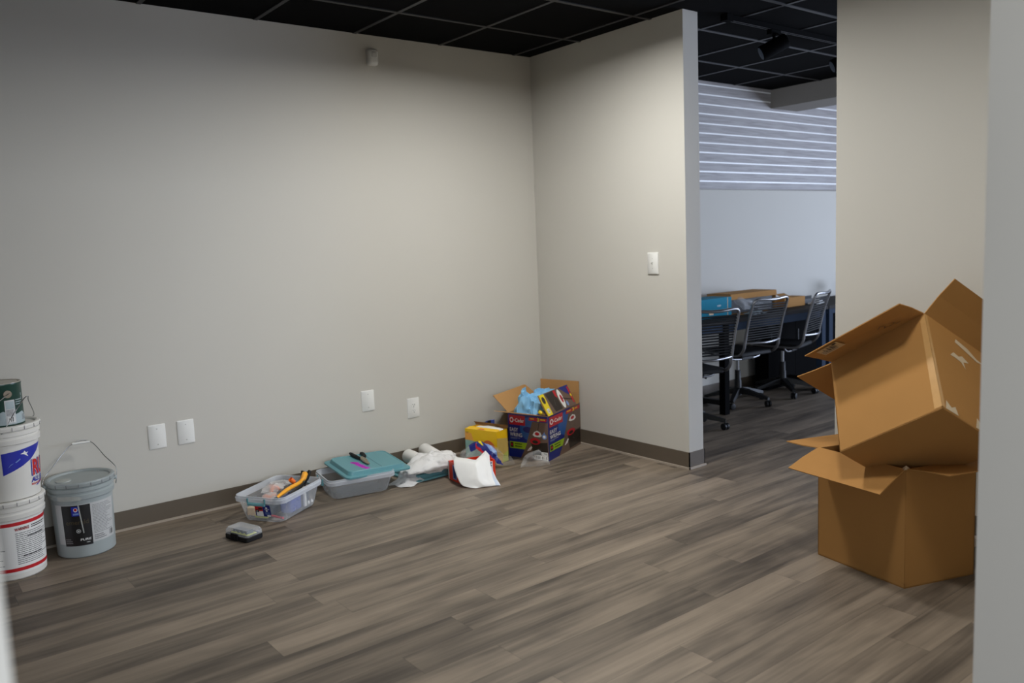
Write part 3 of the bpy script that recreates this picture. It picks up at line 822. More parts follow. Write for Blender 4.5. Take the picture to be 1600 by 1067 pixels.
def mop_art(pr, W, Hh, right):
    def X(u): return u * W
    def Y(v): return v * Hh
    def P_(pts): return [(X(a), Y(b)) for a, b in pts]
    pr.rect(0, 0, W, Hh, M['ocblue'])
    pr.ell(X(0.52), Y(0.68), W * 0.22, Hh * 0.26, M['ocblue2'], 1)
    if not right: pr.ell(X(0.50), Y(0.66), W * 0.12, Hh * 0.07, M['navy'], 2)
    pr.poly(P_([(0.62, 0.86), (1.0, 0.86), (1.0, 0.0), (0.30, 0.0), (0.42, 0.22)]), M['woodpr'], 3)
    if right: pr.poly(P_([(0.62, 0.86), (0.68, 1.0), (1.0, 1.0), (1.0, 0.86)]), M['woodpr'], 3)
    # bucket, wringer, mop
    pr.poly(P_([(0.58, 0.36), (0.98, 0.42), (0.99, 0.06), (0.63, 0.04)]), M['darkpr'], 4)
    pr.text('Wring', X(0.74), Y(0.235), Hh * 0.028, M['txt'], 5)
    pr.ell(X(0.68), Y(0.42), W * 0.13, Hh * 0.075, M['ocred'], 5); pr.ell(X(0.68), Y(0.405), W * 0.07, Hh * 0.038, M['darkpr'], 6)
    pr.poly(P_([(0.47, 0.17), (0.56, 0.2), (0.60, 0.27), (0.58, 0.3), (0.50, 0.22)]), M['white'], 5)
    pr.text('NEW', X(0.50), Y(0.2), Hh * 0.02, M['ocred'], 6)
    cy = 0.60 if not right else 0.74
    pr.poly(P_([(0.74, cy + 0.02), (0.752, cy + 0.02), (0.80, 0.86), (0.788, 0.86)]), M['ink'], 5)
    pr.poly(P_([(0.62, cy - 0.04), (0.66, cy + 0.03), (0.74, cy + 0.07), (0.82, cy + 0.03), (0.85, cy - 0.04), (0.80, cy - 0.075), (0.67, cy - 0.075)]), M['white'], 6)
    pr.ell(X(0.735), Y(cy - 0.005), W * 0.055, Hh * 0.038, M['ocred'], 7)
    dx = 0.91 if not right else 0.90
    if not right:
        pr.ell(X(dx), Y(0.55), W * 0.06, Hh * 0.062, M['drop'], 6); pr.poly(P_([(dx - 0.035, 0.585), (dx + 0.035, 0.585), (dx, 0.655)]), M['drop'], 6); pr.ell(X(dx), Y(0.545), W * 0.032, Hh * 0.032, M['white'], 7)
        pr.rect(X(0.64), Y(0.01), X(0.985), Y(0.115), M['white'], 7); pr.barcode(X(0.66), Y(0.03), X(0.97), Y(0.095), M['ink'], 8, 22); pr.rect(X(0.83), Y(0.12), X(0.985), Y(0.195), M['white'], 7); pr.barcode(X(0.85), Y(0.13), X(0.96), Y(0.175), M['txt'], 8, 9)
    # logo
    x1 = 0.44
    pr.rect(X(0.035), Y(0.745), X(x1), Y(0.965), M['ocred'], 4)
    pr.ell(X(0.10), Y(0.855), W * 0.048, Hh * 0.062, M['white'], 5); pr.ell(X(0.10), Y(0.855), W * 0.026, Hh * 0.036, M['ocred'], 6)
    pr.ell(X(0.166), Y(0.85), W * 0.011, Hh * 0.014, M['white'], 5)
    pr.text('Cedar', X(0.19), Y(0.81), Hh * 0.088, M['white'], 5, W * 0.225, 0.025)
    pr.text('EASY', X(0.045), Y(0.59), Hh * 0.088, M['white'], 5, W * 0.21, 0.012)
    pr.text('WRING', X(0.045), Y(0.475), Hh * 0.088, M['white'], 5, W * 0.31, 0.012)
    pr.rect(X(0.05), Y(0.445), X(0.30), Y(0.449), M['white'], 5); pr.lines(X(0.05), Y(0.41), X(0.26), Y(0.435), 1, M['drop'], 5)
    # green strip
    pr.poly(P_([(0.03, 0.20), (0.41, 0.20), (0.475, 0.355), (0.03, 0.355)]), M['lime'], 4)
    pr.lines(X(0.16), Y(0.225), X(0.42), Y(0.335), 2, M['limetext'], 5, 0.5, random.Random(3))
    pr.rect(X(0.045), Y(0.22), X(0.125), Y(0.335), M['darkpr'], 5); pr.ell(X(0.085), Y(0.28), W * 0.02, Hh * 0.03, M['ocred'], 6)
    # top strip
    y0 = 0.88
    pr.poly(P_([(0.53, y0 - 0.005), (0.97, y0), (0.985, y0 + 0.075), (0.55, y0 + 0.075)]), M['ocred'], 5)
    pr.lines(X(0.57), Y(y0 + 0.02), X(0.72), Y(y0 + 0.06), 1, M['yel2'], 6, 0.6); pr.lines(X(0.82), Y(y0 + 0.02), X(0.96), Y(y0 + 0.06), 1, M['yel2'], 6, 0.6)
    pr.text('3', X(0.745), Y(y0 - 0.005), Hh * 0.085, M['yel2'], 6, W * 0.055, 0.03)
pr = Print(flat_map(oL, eF, Z, nF)); mop_art(pr, WF, hb, False)
pr.obj('front_print', oc, 'blue print with red logo and EASY WRING lettering')
pr = Print(flat_map(oN, eR, Z, nR)); mop_art(pr, WR, hb, True)
pr.obj('side_print', oc, 'blue print with red logo and EASY WRING lettering on the long side')
tL_, tN_, tR_, tF_ = oL + U3, oN + U3, oR + U3, oF + U3
flap(oc, tL_, tN_, nF, Z, 15, 0.155, 0.0, 0.0, M['card_in'], 0.003)
flap(oc, tF_, tL_, -eF, Z, 38, 0.165, -0.02, 0.0, M['card_in'], 0.003)
flap(oc, tR_, tF_, (eR * 0.05 - eF * 0.0), Z, 88, 0.150, 0.0, 0.0, M['card_in'], 0.003)
fr, frd, frn = flap(oc, tN_ + eR * 0.01, tR_ - eR * 0.06, -nR, Z, 62, 0.150, 0.0, 0.0, M['card_in'], 0.003)
vn = frn if frn.dot(CAM - tN_) > 0 else -frn
lf = 0.006 if vn.dot(frn) > 0 else 0.0035
pr = Print(lambda s, t_, k: tN_ + eR * (0.011 + s) + frd * (t_ + 0.001) + vn * (lf + 0.0004 * k))
WX, HX = WR - 0.072, 0.148
pr.rect(0, 0, WX, HX, M['woodpr'])
pr.rect(0, 0, WX * 0.16, HX, M['yel2'], 1); pr.ell(WX * 0.08, HX * 0.72, WX * 0.05, HX * 0.17, M['darkpr'], 2); pr.rect(WX * 0.04, HX * 0.1, WX * 0.12, HX * 0.32, M['white'], 2); pr.barcode(WX * 0.05, HX * 0.12, WX * 0.11, HX * 0.28, M['txt'], 3, 7)
pr.poly([(WX * 0.2, HX * 0.95), (WX * 0.5, HX * 0.98), (WX * 0.53, HX * 0.06), (WX * 0.28, HX * 0.05)], M['darkpr'], 1); pr.text('EasyWring', WX * 0.37, HX * 0.3, HX * 0.06, M['txt'], 2, None, 0, 0, 1.2)
pr.poly([(WX * 0.46, HX * 0.96), (WX * 0.54, HX * 0.98), (WX * 0.52, HX * 0.6), (WX * 0.47, HX * 0.7)], M['ocred'], 2)
pr.ell(WX * 0.62, HX * 0.5, WX * 0.07, HX * 0.46, M['white'], 2); pr.ell(WX * 0.63, HX * 0.5, WX * 0.035, HX * 0.2, M['ocred'], 3)
pr.poly([(WX * 0.64, HX * 0.53), (WX * 0.95, HX * 0.3), (WX * 0.95, HX * 0.27), (WX * 0.64, HX * 0.49)], M['ink'], 4)
pr.ell(WX * 0.74, HX * 0.2, WX * 0.035, HX * 0.13, M['drop'], 3)
pr.poly([(WX * 0.68, HX), (WX, HX), (WX, HX * 0.6), (WX * 0.9, HX * 0.55)], M['ocblue'], 3)
pr.rect(WX * 0.94, HX * 0.12, WX * 0.985, HX * 0.92, M['ocred'], 4); pr.rect(WX * 0.945, HX * 0.42, WX * 0.98, HX * 0.56, M['yel2'], 5)
pr.obj('flap_print', fr, 'brown and yellow picture print on the upright flap')

# crumpled sheet maker
def crumple(name, label, cat, pts_fn, nx, ny, mats, mfn=None, amp=0.01, freq=18, thick=0.0012, seed=1, facet=True, group=None, parent=None, fine=0.35):
    """sheet pts_fn(u,v) -> point, roughened with creases, made into a thin solid"""
    g = bmesh.new(); grid = []
    off = V((seed * 3.1, seed * 7.7, seed * 1.3))
    for j in range(ny + 1):
        row = []
        for i in range(nx + 1):
            p = V(pts_fn(i / nx, j / ny))
            q = p * freq + off
            d = V((noise.noise(q), noise.noise(q + V((31, 0, 0))), noise.noise(q + V((0, 57, 0)))))
            c = noise.voronoi(p * freq * 0.8 + off)[0]
            c2 = noise.voronoi(p * freq * 2.1 + off)[0]
            p2 = p + d * amp + V((0.45, -0.35, 0.8)) * ((c[1] - c[0] - 0.25) * amp * 0.9 + (c2[1] - c2[0] - 0.25) * amp * fine)
            row.append(g.verts.new(p2))
        grid.append(row)
    for j in range(ny):
        for i in range(nx):
            f = g.faces.new([grid[j][i], grid[j][i + 1], grid[j + 1][i + 1], grid[j + 1][i]])
            f.material_index = mfn((i + 0.5) / nx, (j + 0.5) / ny) if mfn else 0
    for v in g.verts: v.co.z = max(v.co.z, 0.002)
    bmesh.ops.recalc_face_normals(g, faces=g.faces)
    if parent is None:
        cx = sum((v.co for v in g.verts), V()) / len(g.verts)
        cx.z = min(v.co.z for v in g.verts)
    else:
        cx = V((0, 0, 0))
    for v in g.verts: v.co -= cx
    if parent is not None: bmesh.ops.transform(g, matrix=root_matrix(parent).inverted(), verts=g.verts)
    me = bpy.data.meshes.new(name); g.to_mesh(me); g.free()
    for m in mats: me.materials.append(m)
    for p in me.polygons: p.use_smooth = True
    me.set_sharp_from_angle(angle=math.radians(38 if facet else 80))
    o = bpy.data.objects.new(name, me); COL.objects.link(o)
    o.location = cx
    if parent is not None: o.parent = parent
    sd = o.modifiers.new('thickness', 'SOLIDIFY'); sd.thickness = thick
    if label: tag(o, label, cat, group)
    return o

# blue paper stuffed into the mop carton: a heap with a raised back ridge and a pointed front corner
def heap(u, v):
    # u along the front edge (L to N), v from front to back
    base_ = oL + (oN - oL) * (0.06 + 0.84 * u) + (oR - oN) * (0.04 + 0.66 * v)
    z = hb + 0.022
    z += 0.105 * math.exp(-((u - 0.52) / 0.36) ** 2) * (0.10 + 0.90 * math.sin(PI * min(1, v * 0.80 + 0.08)))
    z += 0.110 * math.exp(-(((u - 0.24) / 0.10) ** 2 + ((v - 0.16) / 0.16) ** 2))
    z += 0.040 * math.exp(-(((u - 0.72) / 0.2) ** 2 + ((v - 0.75) / 0.25) ** 2))
    edge = min(u, 1 - u, v, 1 - v)
    z -= 0.10 * max(0, 0.12 - edge) / 0.12
    return base_ + Z * z
crumple('crumpled_paper', 'crumpled light blue paper filling the open mop carton', 'paper', heap, 64, 64, [M['towel']], None, 0.028, 17, 0.001, 4, fine=0.8)
def wrap2(u, v):
    base_ = oL + (oN - oL) * (0.60 + 0.36 * u) + (oR - oN) * (0.06 + 0.34 * v)
    return base_ + Z * (hb - 0.01 + 0.06 * math.sin(PI * u) * (0.3 + 0.7 * v) + 0.02 * v)
crumple('plastic_wrapper', 'glossy deep blue plastic wrapper tucked beside the light blue paper', 'wrapper', wrap2, 20, 18, [M['towel_dk']], None, 0.018, 26, 0.001, 9)
yb = thing('yellow_stopper', 'small yellow cap or grip poking out of the mop carton front', 'cap', tuple(oL + (oN - oL) * 0.80 + (oR - oN) * 0.05 + Z * (hb + 0.004)))
bl = oL + (oN - oL) * 0.80 + (oR - oN) * 0.05 + Z * (hb + 0.018)
dx_ = (eF * 0.8 + Z * -0.42 + eR * 0.25).normalized()
g = G(); g.tube([bl - dx_ * 0.016, bl - dx_ * 0.013, bl + dx_ * 0.008, bl + dx_ * 0.012], [0.010, 0.013, 0.013, 0.009], 14); g.obj('stopper_top', M['yel2'], yb, 40, True)
g = G(); g.tube([bl + dx_ * 0.012, bl + dx_ * 0.028, bl + dx_ * 0.034], [0.009, 0.008, 0.005], 12); g.obj('neck', M['khaki'], yb, 40, True)

# ------------------------------------------------------------------ yellow carton with liner
yf = V((0.96, 0.27, 0)).normalized(); yd = V((-0.27, 0.96, 0))
y0 = V((0.165, -0.815, 0)); YW, YD, YH = 0.262, 0.115, 0.212
yc = thing('liner_carton', 'yellow printed carton with torn open top beside the mop carton', 'carton', tuple(y0 + yf * YW / 2 + yd * YD / 2))
rim = carton(yc, y0, yf, yd, Z, YW, YD, YH, M['yellow'])
ny_ = V((yf.y, -yf.x, 0))
pr = Print(flat_map(y0, yf, Z, ny_))
pr.rect(0, 0, YW, YH, M['yellow'])
pr.poly([(0, 0.135), (0.07, 0.135), (0.052, 0.185), (0, 0.188)], M['peach'], 1)
pr.poly([(0, 0.0), (0.13, 0.0), (0.15, 0.125), (0.07, 0.133), (0, 0.138)], M['aqua'], 1)
pr.poly([(0.13, 0.0), (YW, 0.0), (YW, 0.10), (0.15, 0.125)], M['khaki'], 1)
pts = [(0.19 + 0.062 * math.cos(a), 0.075 + 0.075 * math.sin(a)) for a in [PI * k / 16 for k in range(17)]] + [(0.19 + 0.036 * math.cos(a), 0.075 + 0.047 * math.sin(a)) for a in [PI * (16 - k) / 16 for k in range(17)]]
for i in range(16): pr.poly([pts[i], pts[i + 1], pts[32 - i], pts[33 - i]], M['coral'], 2)
pr.text('120', 0.006, 0.182, 0.012, M['ink'], 2)
pr.obj('front_print', yc, 'yellow, peach and pale aqua print')
pr = Print(flat_map(y0 + yf * YW, yd, Z, yf))
pr.rect(0, 0, YD, YH, M['yellow']); pr.poly([(0, 0.0), (YD, 0.0), (YD, 0.15), (0, 0.17)], M['khaki'], 1); pr.poly([(0.05, 0.0), (YD, 0.0), (YD, 0.07), (0.06, 0.05)], M['olive'], 2)
pr.obj('side_print', yc)
yA, yB, yC, yD_ = [y0 + Z * YH, y0 + yf * YW + Z * YH, y0 + yf * YW + yd * YD + Z * YH, y0 + yd * YD + Z * YH]
flap(yc, yA, yB, yd, Z, 8, 0.045, -0.004, 0, M['yellow'], 0.0012)
fk, fkd, fkn = flap(yc, yD_, yC, -yd, Z, 80, 0.024, 0.01, 0, M['card_edge'], 0.0015)
pr = Print(flat_map(yA + Z * 0.003, yf, yd * 0.99 + Z * 0.139, Z)); pr.poly([(0.10, 0.002), (0.16, 0.004), (0.145, 0.020), (0.115, 0.018)], M['coral'], 0); pr.obj('tear_mark', yc)
def liner(u, v): return y0 + yf * (0.03 + (YW - 0.04) * u) + yd * (0.045 + (YD - 0.055) * v) + Z * (YH - 0.002 + 0.010 * math.sin(PI * u))
crumple('liner', None, None, liner, 16, 6, [M['pad']], None, 0.004, 40, 0.0012, 3, parent=yc)
bp = V((0.23, -0.665, 0))
def blue_w(u, v): return V((0.165 + 0.11 * u, -0.655 + 0.03 * u + 0.05 * v, 0.205 + 0.035 * v + 0.022 * u))
# supported by the wall side: a folded blue box end behind the yellow carton
bb = thing('blue_packet', 'blue packet standing behind the yellow carton, only its tip showing', 'packet', (0.2, -0.62, 0))
g = G(); g.prism([(0.150, -0.660, 0.0), (0.215, -0.643, 0.0), (0.215, -0.643, 0.240), (0.185, -0.651, 0.236), (0.150, -0.660, 0.215)], V((-0.012, 0.046, 0))); g.obj('packet_body', M['blue_bag'], bb, None, True)
g = G(); g.prism([(0.200, -0.648, 0.226), (0.224, -0.642, 0.222), (0.222, -0.642, 0.246), (0.206, -0.646, 0.242)], V((0.004, -0.012, 0))); g.obj('packet_tip', M['ink'], bb, None, True)

# clear printed bag in front of the yellow carton
def clear_bag(u, v):
    # u: left to right, v: front bottom to back top
    front = V((0.37 + 0.18 * u, -1.00 + 0.30 * u, 0)); back = V((0.185 + 0.255 * u, -0.872 + 0.090 * u, 0))
    z = 0.150 * math.sin(PI * min(1.0, 0.06 + 0.94 * v) * 0.60) * (0.22 + 0.78 * math.sin(PI * (0.04 + 0.80 * u)))
    return front.lerp(back, v) + Z * (0.006 + z)
def bag_ink(u, v):
    if 0.17 < u < 0.23 and 0.45 < v < 0.8: return 0
    if 0.22 < u < 0.36 and 0.5 < v < 0.92: return 1
    if abs((u - 0.30) - (0.75 - v) * 0.45) < 0.045 and 0.1 < v < 0.8: return 4
    if abs((u - 0.40) - (0.75 - v) * 0.45) < 0.07 and 0.02 < v < 0.85: return 1
    if 0.40 < u < 0.56 and 0.45 < v < 0.92: return 3
    if 0.56 < u < 0.62 and v > 0.25: return 1
    if 0.62 < u < 0.74 and 0.15 < v < 0.8: return 2
    return 0
crumple('clear_bag', 'crumpled clear plastic bag with blue, yellow and red print before the yellow carton', 'plastic bag', clear_bag, 56, 34, [M['film'], M['navy'], M['drop'], M['yel2'], M['red']], bag_ink, 0.016, 17, 0.0006, 12)
def clear_tail(u, v):
    return V((0.535 + 0.10 * u + 0.05 * v, -0.64 + 0.15 * u - 0.045 * v, 0.004 + 0.085 * math.sin(PI * (0.1 + 0.8 * u)) * (1 - v) ** 0.7))
crumple('clear_wrapper', 'empty clear plastic wrapper lying on the floor against the mop carton front', 'wrapper', clear_tail, 22, 18, [M['film']], None, 0.014, 20, 0.0006, 15)

# ------------------------------------------------------------------ red carton with white sheet
hA = V((0.455, -1.150, 0)); hB_ = V((0.590, -1.165, 0)); hf = V((0.25, 0.97, 0)).normalized()
hx = (hB_ - hA).normalized(); hW, hD, hH = 0.235, (hB_ - hA).length, 0.112
hc = thing('bag_carton', 'small red carton with a white sheet pulled out over its front', 'carton', tuple(hA + hx * hD / 2 + hf * hW / 2))
carton(hc, hA, hx, hf, Z, hD, hW, hH, M['box_red'])
nL = -hf
pr = Print(flat_map(hA, hx, Z, V((hx.y, -hx.x, 0))))
pr.rect(0, 0, hD, hH, M['box_red']); pr.rect(hD * 0.42, 0.012, hD * 0.78, hH - 0.012, M['drop'], 1); pr.rect(hD * 0.48, 0.02, hD * 0.70, hH - 0.02, M['navy'], 2); pr.rect(0, 0, hD * 0.08, hH, M['white'], 1)
pr.obj('end_print', hc, 'red carton end with a blue panel')
nx_ = V((hf.y, -hf.x, 0))
pr = Print(flat_map(hB_, hf, Z, nx_))
pr.rect(0, 0, hW, hH, M['box_red']); pr.rect(hW * 0.80, 0.012, hW * 0.93, hH - 0.006, M['white'], 1)
pr.text('Hefty', hW * 0.825, hH - 0.012, hW * 0.085, M['navy'], 2, 0.085, 0.03, 0.0, -PI / 2)
pr.obj('front_print', hc, 'red carton front with a white panel and blue lettering')
# the sheet hangs from the carton top to the floor
def poly_at(pts, t_):
    c = smooth_path(pts, 8); k = t_ * (len(c) - 1); i = min(int(k), len(c) - 2)
    return c[i].lerp(c[i + 1], k - i)
def line_at(pts, t_):
    k = t_ * (len(pts) - 1); i = min(int(k), len(pts) - 2)
    return V(pts[i]).lerp(V(pts[i + 1]), k - i)
S_L = [(0.745, -1.162, 0.004), (0.672, -1.203, 0.012), (0.622, -1.203, 0.052), (0.545, -1.172, 0.128), (0.470, -1.107, 0.132)]
S_R = [(0.805, -1.022, 0.004), (0.718, -1.006, 0.066), (0.622, -0.972, 0.122)]
S_T = [(0.470, -1.107, 0.132), (0.535, -1.074, 0.126), (0.600, -1.042, 0.122), (0.555, -0.938, 0.152), (0.600, -0.942, 0.134), (0.622, -0.972, 0.122)]
def sheet(u, v):
    L_p, R_p = poly_at(S_L, v), poly_at(S_R, v)
    T_p, B_p = line_at(S_T, u), V(S_L[0]).lerp(V(S_R[0]), u)
    corner = (V(S_L[0]).lerp(V(S_R[0]), u)).lerp(V(S_L[-1]).lerp(V(S_R[-1]), u), v)
    p = L_p.lerp(R_p, u) + B_p.lerp(T_p, v) - corner
    return p + V((0.026, -0.004, 0.026)) * math.sin(PI * v) ** 0.8 * math.sin(PI * min(1, u * 1.0 + 0.04))
crumple('white_sheet', 'creased white sheet with pale blue edge spilling from the red carton', 'sheet', sheet, 40, 30, [M['pad'], M['pad_blue']], lambda u, v: 1 if (0.80 < u < 0.97 and v < 0.75) else 0, 0.004, 16, 0.0015, 21)

# ------------------------------------------------------------------ storage totes
def tote(root, a, b, h, latches=True):
    g = G()
    ins = 0.035
    def sec(da, z, r): return rrect(a - da, b - da, r, z, 6)
    out = [sec(2*ins + 0.03, 0.0, 0.04), sec(2*ins + 0.008, 0.006, 0.045), sec(2*ins, 0.02, 0.045), sec(0.034, h - 0.032, 0.04)]
    g.loft(out, True, False)
    o = g.obj('tub', M['clear'], root, 50)
    g = G()
    rm = [sec(0.034, h - 0.032, 0.04), sec(0.006, h - 0.031, 0.045), sec(0.003, h - 0.012, 0.045), sec(0.010, h - 0.009, 0.045), sec(0.010, h, 0.045), sec(0.022, h, 0.04), sec(0.040, h - 0.030, 0.038)]
    g.loft(rm, False, False); g.obj('rim', M['clear_rim'], root, 30)
    if latches:
        for s in (-1, 1):
            g = G()
            x = s * (a / 2 + 0.001)
            pts = [(x, -0.055, h - 0.028), (x + s * 0.008, -0.052, h - 0.034), (x + s * 0.010, -0.052, h - 0.043), (x - s * 0.002, -0.052, h - 0.045), (x - s * 0.006, -0.05, h - 0.030)]
            g.prism(pts, (0, 0.104, 0)); g.box((min(x, x + s * 0.006), -0.056, h - 0.032), (max(x, x + s * 0.006), -0.049, h - 0.006)); g.box((min(x, x + s * 0.006), 0.049, h - 0.032), (max(x, x + s * 0.006), 0.056, h - 0.006))
            g.obj('latch', M['teal'], root)
def tote_lid(root, a, b, rotm, loc):
    g = G(); g.T = rotm
    def sec(da, z, r): return rrect(a - da, b - da, r, z, 6)
    g.loft([sec(0.006, -0.012, 0.03), sec(0.0, -0.010, 0.03), sec(0.0, -0.001, 0.03), sec(0.006, 0.001, 0.03), sec(0.046, 0.001, 0.03), sec(0.058, 0.021, 0.03), sec(0.064, 0.0235, 0.03), sec(0.072, 0.0235, 0.028), sec(0.080, 0.0205, 0.026)])
    lid = g.obj('panel', M['teal'], root, 32)
    g = G(); g.T = rotm
    g.box((0.03, -b / 2 + 0.046, 0.0200), (0.034, b / 2 - 0.046, 0.0211)); g.obj('crease', M['teal_dark'], root)
    return lid

T1 = (0.317, -2.165); A1 = math.radians(123)
t1 = thing('storage_tote', 'clear plastic tote full of tools and packages, with teal end latch', 'storage tote', (T1[0], T1[1], 0.001), A1)
tote(t1, 0.415, 0.315, 0.145)
g = G()
# label on the latch end facing the viewer (local -x end), lying on the sloped tub wall
def end_map(s, t_, k):
    fz = (0.022 + t_)
    x = -(0.415 - 0.07) / 2 - (0.0175) * (fz - 0.02) / (0.093) - 0.0012 - 0.0004 * k
    return V((x, -s, fz))
pr = Print(end_map)
pr.rect(-0.03, 0.012, 0.065, 0.078, M['navy'], 0); pr.rect(-0.03, 0.04, 0.018, 0.078, M['red'], 1); pr.rect(-0.024, 0.014, 0.018, 0.042, M['white'], 2); pr.rect(-0.026, 0.036, -0.006, 0.05, M['ink'], 3)
pr.rect(-0.008, 0.05, 0.016, 0.062, M['ink'], 2); pr.ell(0.042, 0.062, 0.006, 0.005, M['white'], 2, 12); pr.ell(0.042, 0.046, 0.006, 0.005, M['white'], 2, 12); pr.lines(0.030, 0.052, 0.060, 0.058, 1, M['white'], 2); pr.lines(0.03, 0.024, 0.062, 0.038, 2, M['drop'], 2); pr.rect(0.040, 0.013, 0.063, 0.022, M['white'], 2)
pr.text('27', -0.023, 0.038, 0.008, M['white'], 4)
pr.obj('label', t1, 'red, white and blue product label', world=False)

def in1(x, y, z): return tuple((MATS_OF[t1.name] @ V((x, y, z))))
def thing1(name, label, cat, x, y, z, rot=0, group=None): return thing(name, label, cat, in1(x, y, z), A1 + rot, group)
# contents (local axes: -x toward the label end / viewer left, -y toward the viewer right side)
o = thing1('blue_pouch', 'royal blue pouch pressed against the side of the tool tote', 'pouch', 0.0, -0.065, 0.012)
g = G(); g.rbox(0.11, 0.075, 0.0, 0.085, 0.018, 0.01); g.obj('pouch_body', M['blue_bag'], o, 40)
o = thing1('dark_tool_bag', 'dark slate cloth bundle in the far end of the tool tote', 'cloth', 0.100, -0.045, 0.012)
g = G(); g.rbox(0.085, 0.11, 0.0, 0.075, 0.02, 0.012); g.obj('bundle', M['slate'], o, 40)
o = thing1('dark_tool_bag', 'dark slate cloth bundle lying low in the middle of the tool tote', 'cloth', -0.055, 0.03, 0.012)
g = G(); g.rbox(0.14, 0.11, 0.0, 0.055, 0.02, 0.012); g.obj('bundle', M['slate'], o, 40)
o = thing1('junction_box', 'white plastic electrical box seen through the side of the tool tote', 'electrical box', 0.066, -0.112, 0.020, 0.0)
g = G(); g.loft([rrect(0.02, 0.012, 0.003, 0, 2), rrect(0.020, 0.014, 0.003, 0.064, 2), rrect(0.008, 0.012, 0.003, 0.078, 2)]); g.obj('box_shell', M['plate'], o)
for xx in (0.105, 0.135):
    o = thing1('wire_nut', 'small white cap at the bottom of the tool tote', 'cap', xx, -0.108, 0.022, 0, 'white caps in the tool tote'); g = G(); g.tube([(0, 0, 0), (0, 0, 0.012), (0, 0, 0.016)], [0.008, 0.007, 0.004], 12); g.obj('cap_shell', M['white'], o, 40)
o = thing1('marker_pen', 'pink red marker lying at the bottom of the tool tote', 'marker', -0.135, -0.065, 0.016, 1.35); g = G(); g.cyl((-0.05, 0, 0.006), (0.05, 0, 0.006), 0.006, 12); g.obj('barrel', M['pink'], o, 40); g = G(); g.cyl((0.05, 0, 0.006), (0.062, 0, 0.006), 0.0045, 12); g.obj('pen_cap', M['red'], o, 40)
o = thing1('cream_block', 'cream plastic piece behind the label of the tool tote', 'plastic piece', -0.13, 0.085, 0.022); g = G(); g.rbox(0.04, 0.05, 0, 0.045, 0.01, 0.004); g.obj('piece', M['cream'], o)
o = thing1('yellow_packet', 'yellow packet lying at the bottom of the tool tote', 'packet', -0.128, 0.02, 0.014); g = G(); g.rbox(0.05, 0.08, 0, 0.012, 0.006, 0.003); g.obj('packet_body', M['olive'], o)
# clear packages with orange pieces on top of the heap
def package(name, lab, x, y, z, rz, w, l, orange):
    o = thing1(name, lab, 'package', x, y, z, rz)
    off = V((x * 90, y * 70, 3))
    g = G()
    nx = 12
    for sgn in (1,):
        rings = []
        for i in range(nx + 1):
            u = i / nx; ring_ = []
            for k in range(14):
                a = 2 * PI * k / 14
                t_ = math.sin(PI * (0.12 + 0.76 * u))
                p = V(((u - 0.5) * l, math.cos(a) * w / 2 * (0.55 + 0.45 * t_), 0.022 + math.sin(a) * 0.020 * t_))
                d = noise.noise_vector(p * 38 + off) * 0.011
                p = p + d; p.z = max(p.z, 0.001)
                ring_.append(p)
            rings.append(ring_)
        g.loft(rings)
    g.obj('film', M['pkg'], o, 25)
    for (px, py, rr, ln, ang) in orange:
        g = G(); d = V((math.cos(ang), math.sin(ang), 0.15))
        g.tube([V((px, py, 0.020)) - d * ln / 2, V((px, py, 0.022)) - d * ln * 0.35, V((px, py, 0.022)) + d * ln * 0.35, V((px, py, 0.020)) + d * ln / 2], [rr * 0.5, rr, rr, rr * 0.5], 10); g.obj('orange_piece', M['orange'], o, 40)
    return o
package('clear_package', 'clear package with orange pieces at the near end of the tool tote', -0.105, -0.005, 0.092, 0.5, 0.085, 0.13, [(-0.03, 0, 0.008, 0.04, 0.4), (0.02, 0.01, 0.009, 0.05, 1.2), (0.04, -0.02, 0.006, 0.03, 2.0)])
package('clear_package', 'clear package with orange loops in the middle of the tool tote heap', 0.015, 0.050, 0.102, 0.2, 0.10, 0.15, [(-0.02, 0.0, 0.011, 0.06, 0.3), (0.03, 0.012, 0.012, 0.05, 1.7), (0.0, -0.028, 0.008, 0.04, 0.9)])
package('clear_package', 'clear package at the wall side of the tool tote heap', 0.085, 0.065, 0.104, -0.5, 0.07, 0.13, [(-0.04, 0.0, 0.008, 0.04, 0.3)])
# yellow handled cutting tool
o = thing1('hand_tool', 'yellow-orange long handled hand tool lying diagonally across the tool tote', 'hand tool', -0.015, -0.066, 0.122)
a0_, a1_ = V((-0.150, -0.028, 0.012)), V((0.105, -0.012, 0.026))
g = G(); g.tube(smooth_path([a0_, a0_.lerp(a1_, 0.15) + V((0, 0, 0.004)), a0_.lerp(a1_, 0.5) + V((0, 0, 0.006)), a0_.lerp(a1_, 0.85), a1_], 5), [0.006] * 3 + [0.009] * 4 + [0.011] * 14, 12); g.obj('handle', M['yelor'], o, 50)
g = G(); g.tube([a0_ + V((-0.028, -0.002, -0.003)), a0_ + V((-0.012, 0, 0)), a0_ + V((0.004, 0, 0))], [0.006, 0.008, 0.008], 10); g.obj('tip', M['slate'], o, 50)
g = G(); g.tube(smooth_path([(0.10, -0.012, 0.028), (0.135, -0.010, 0.036), (0.165, 0.002, 0.044), (0.18, 0.006, 0.050)], 4), [0.010] * 4 + [0.016] * 6 + [0.017] * 2 + [0.015], 14); g.obj('second_handle', M['yelor'], o, 50)
g = G(); g.tube([(0.092, 0.020, 0.022), (0.086, 0.030, 0.034), (0.078, 0.036, 0.046)], [0.012, 0.0135, 0.0135], 14, cap=False); g.obj('round_end', M['orange'], o, 50)
g = G(); g.tube(smooth_path([(-0.06, -0.052, 0.002), (0.02, -0.046, 0.008), (0.10, -0.030, 0.016)], 4), 0.009, 10); g.obj('black_arm', M['black'], o, 50)
o = thing1('pliers', 'black gripped pliers sticking up at the far end of the tool tote', 'pliers', 0.172, -0.050, 0.104)
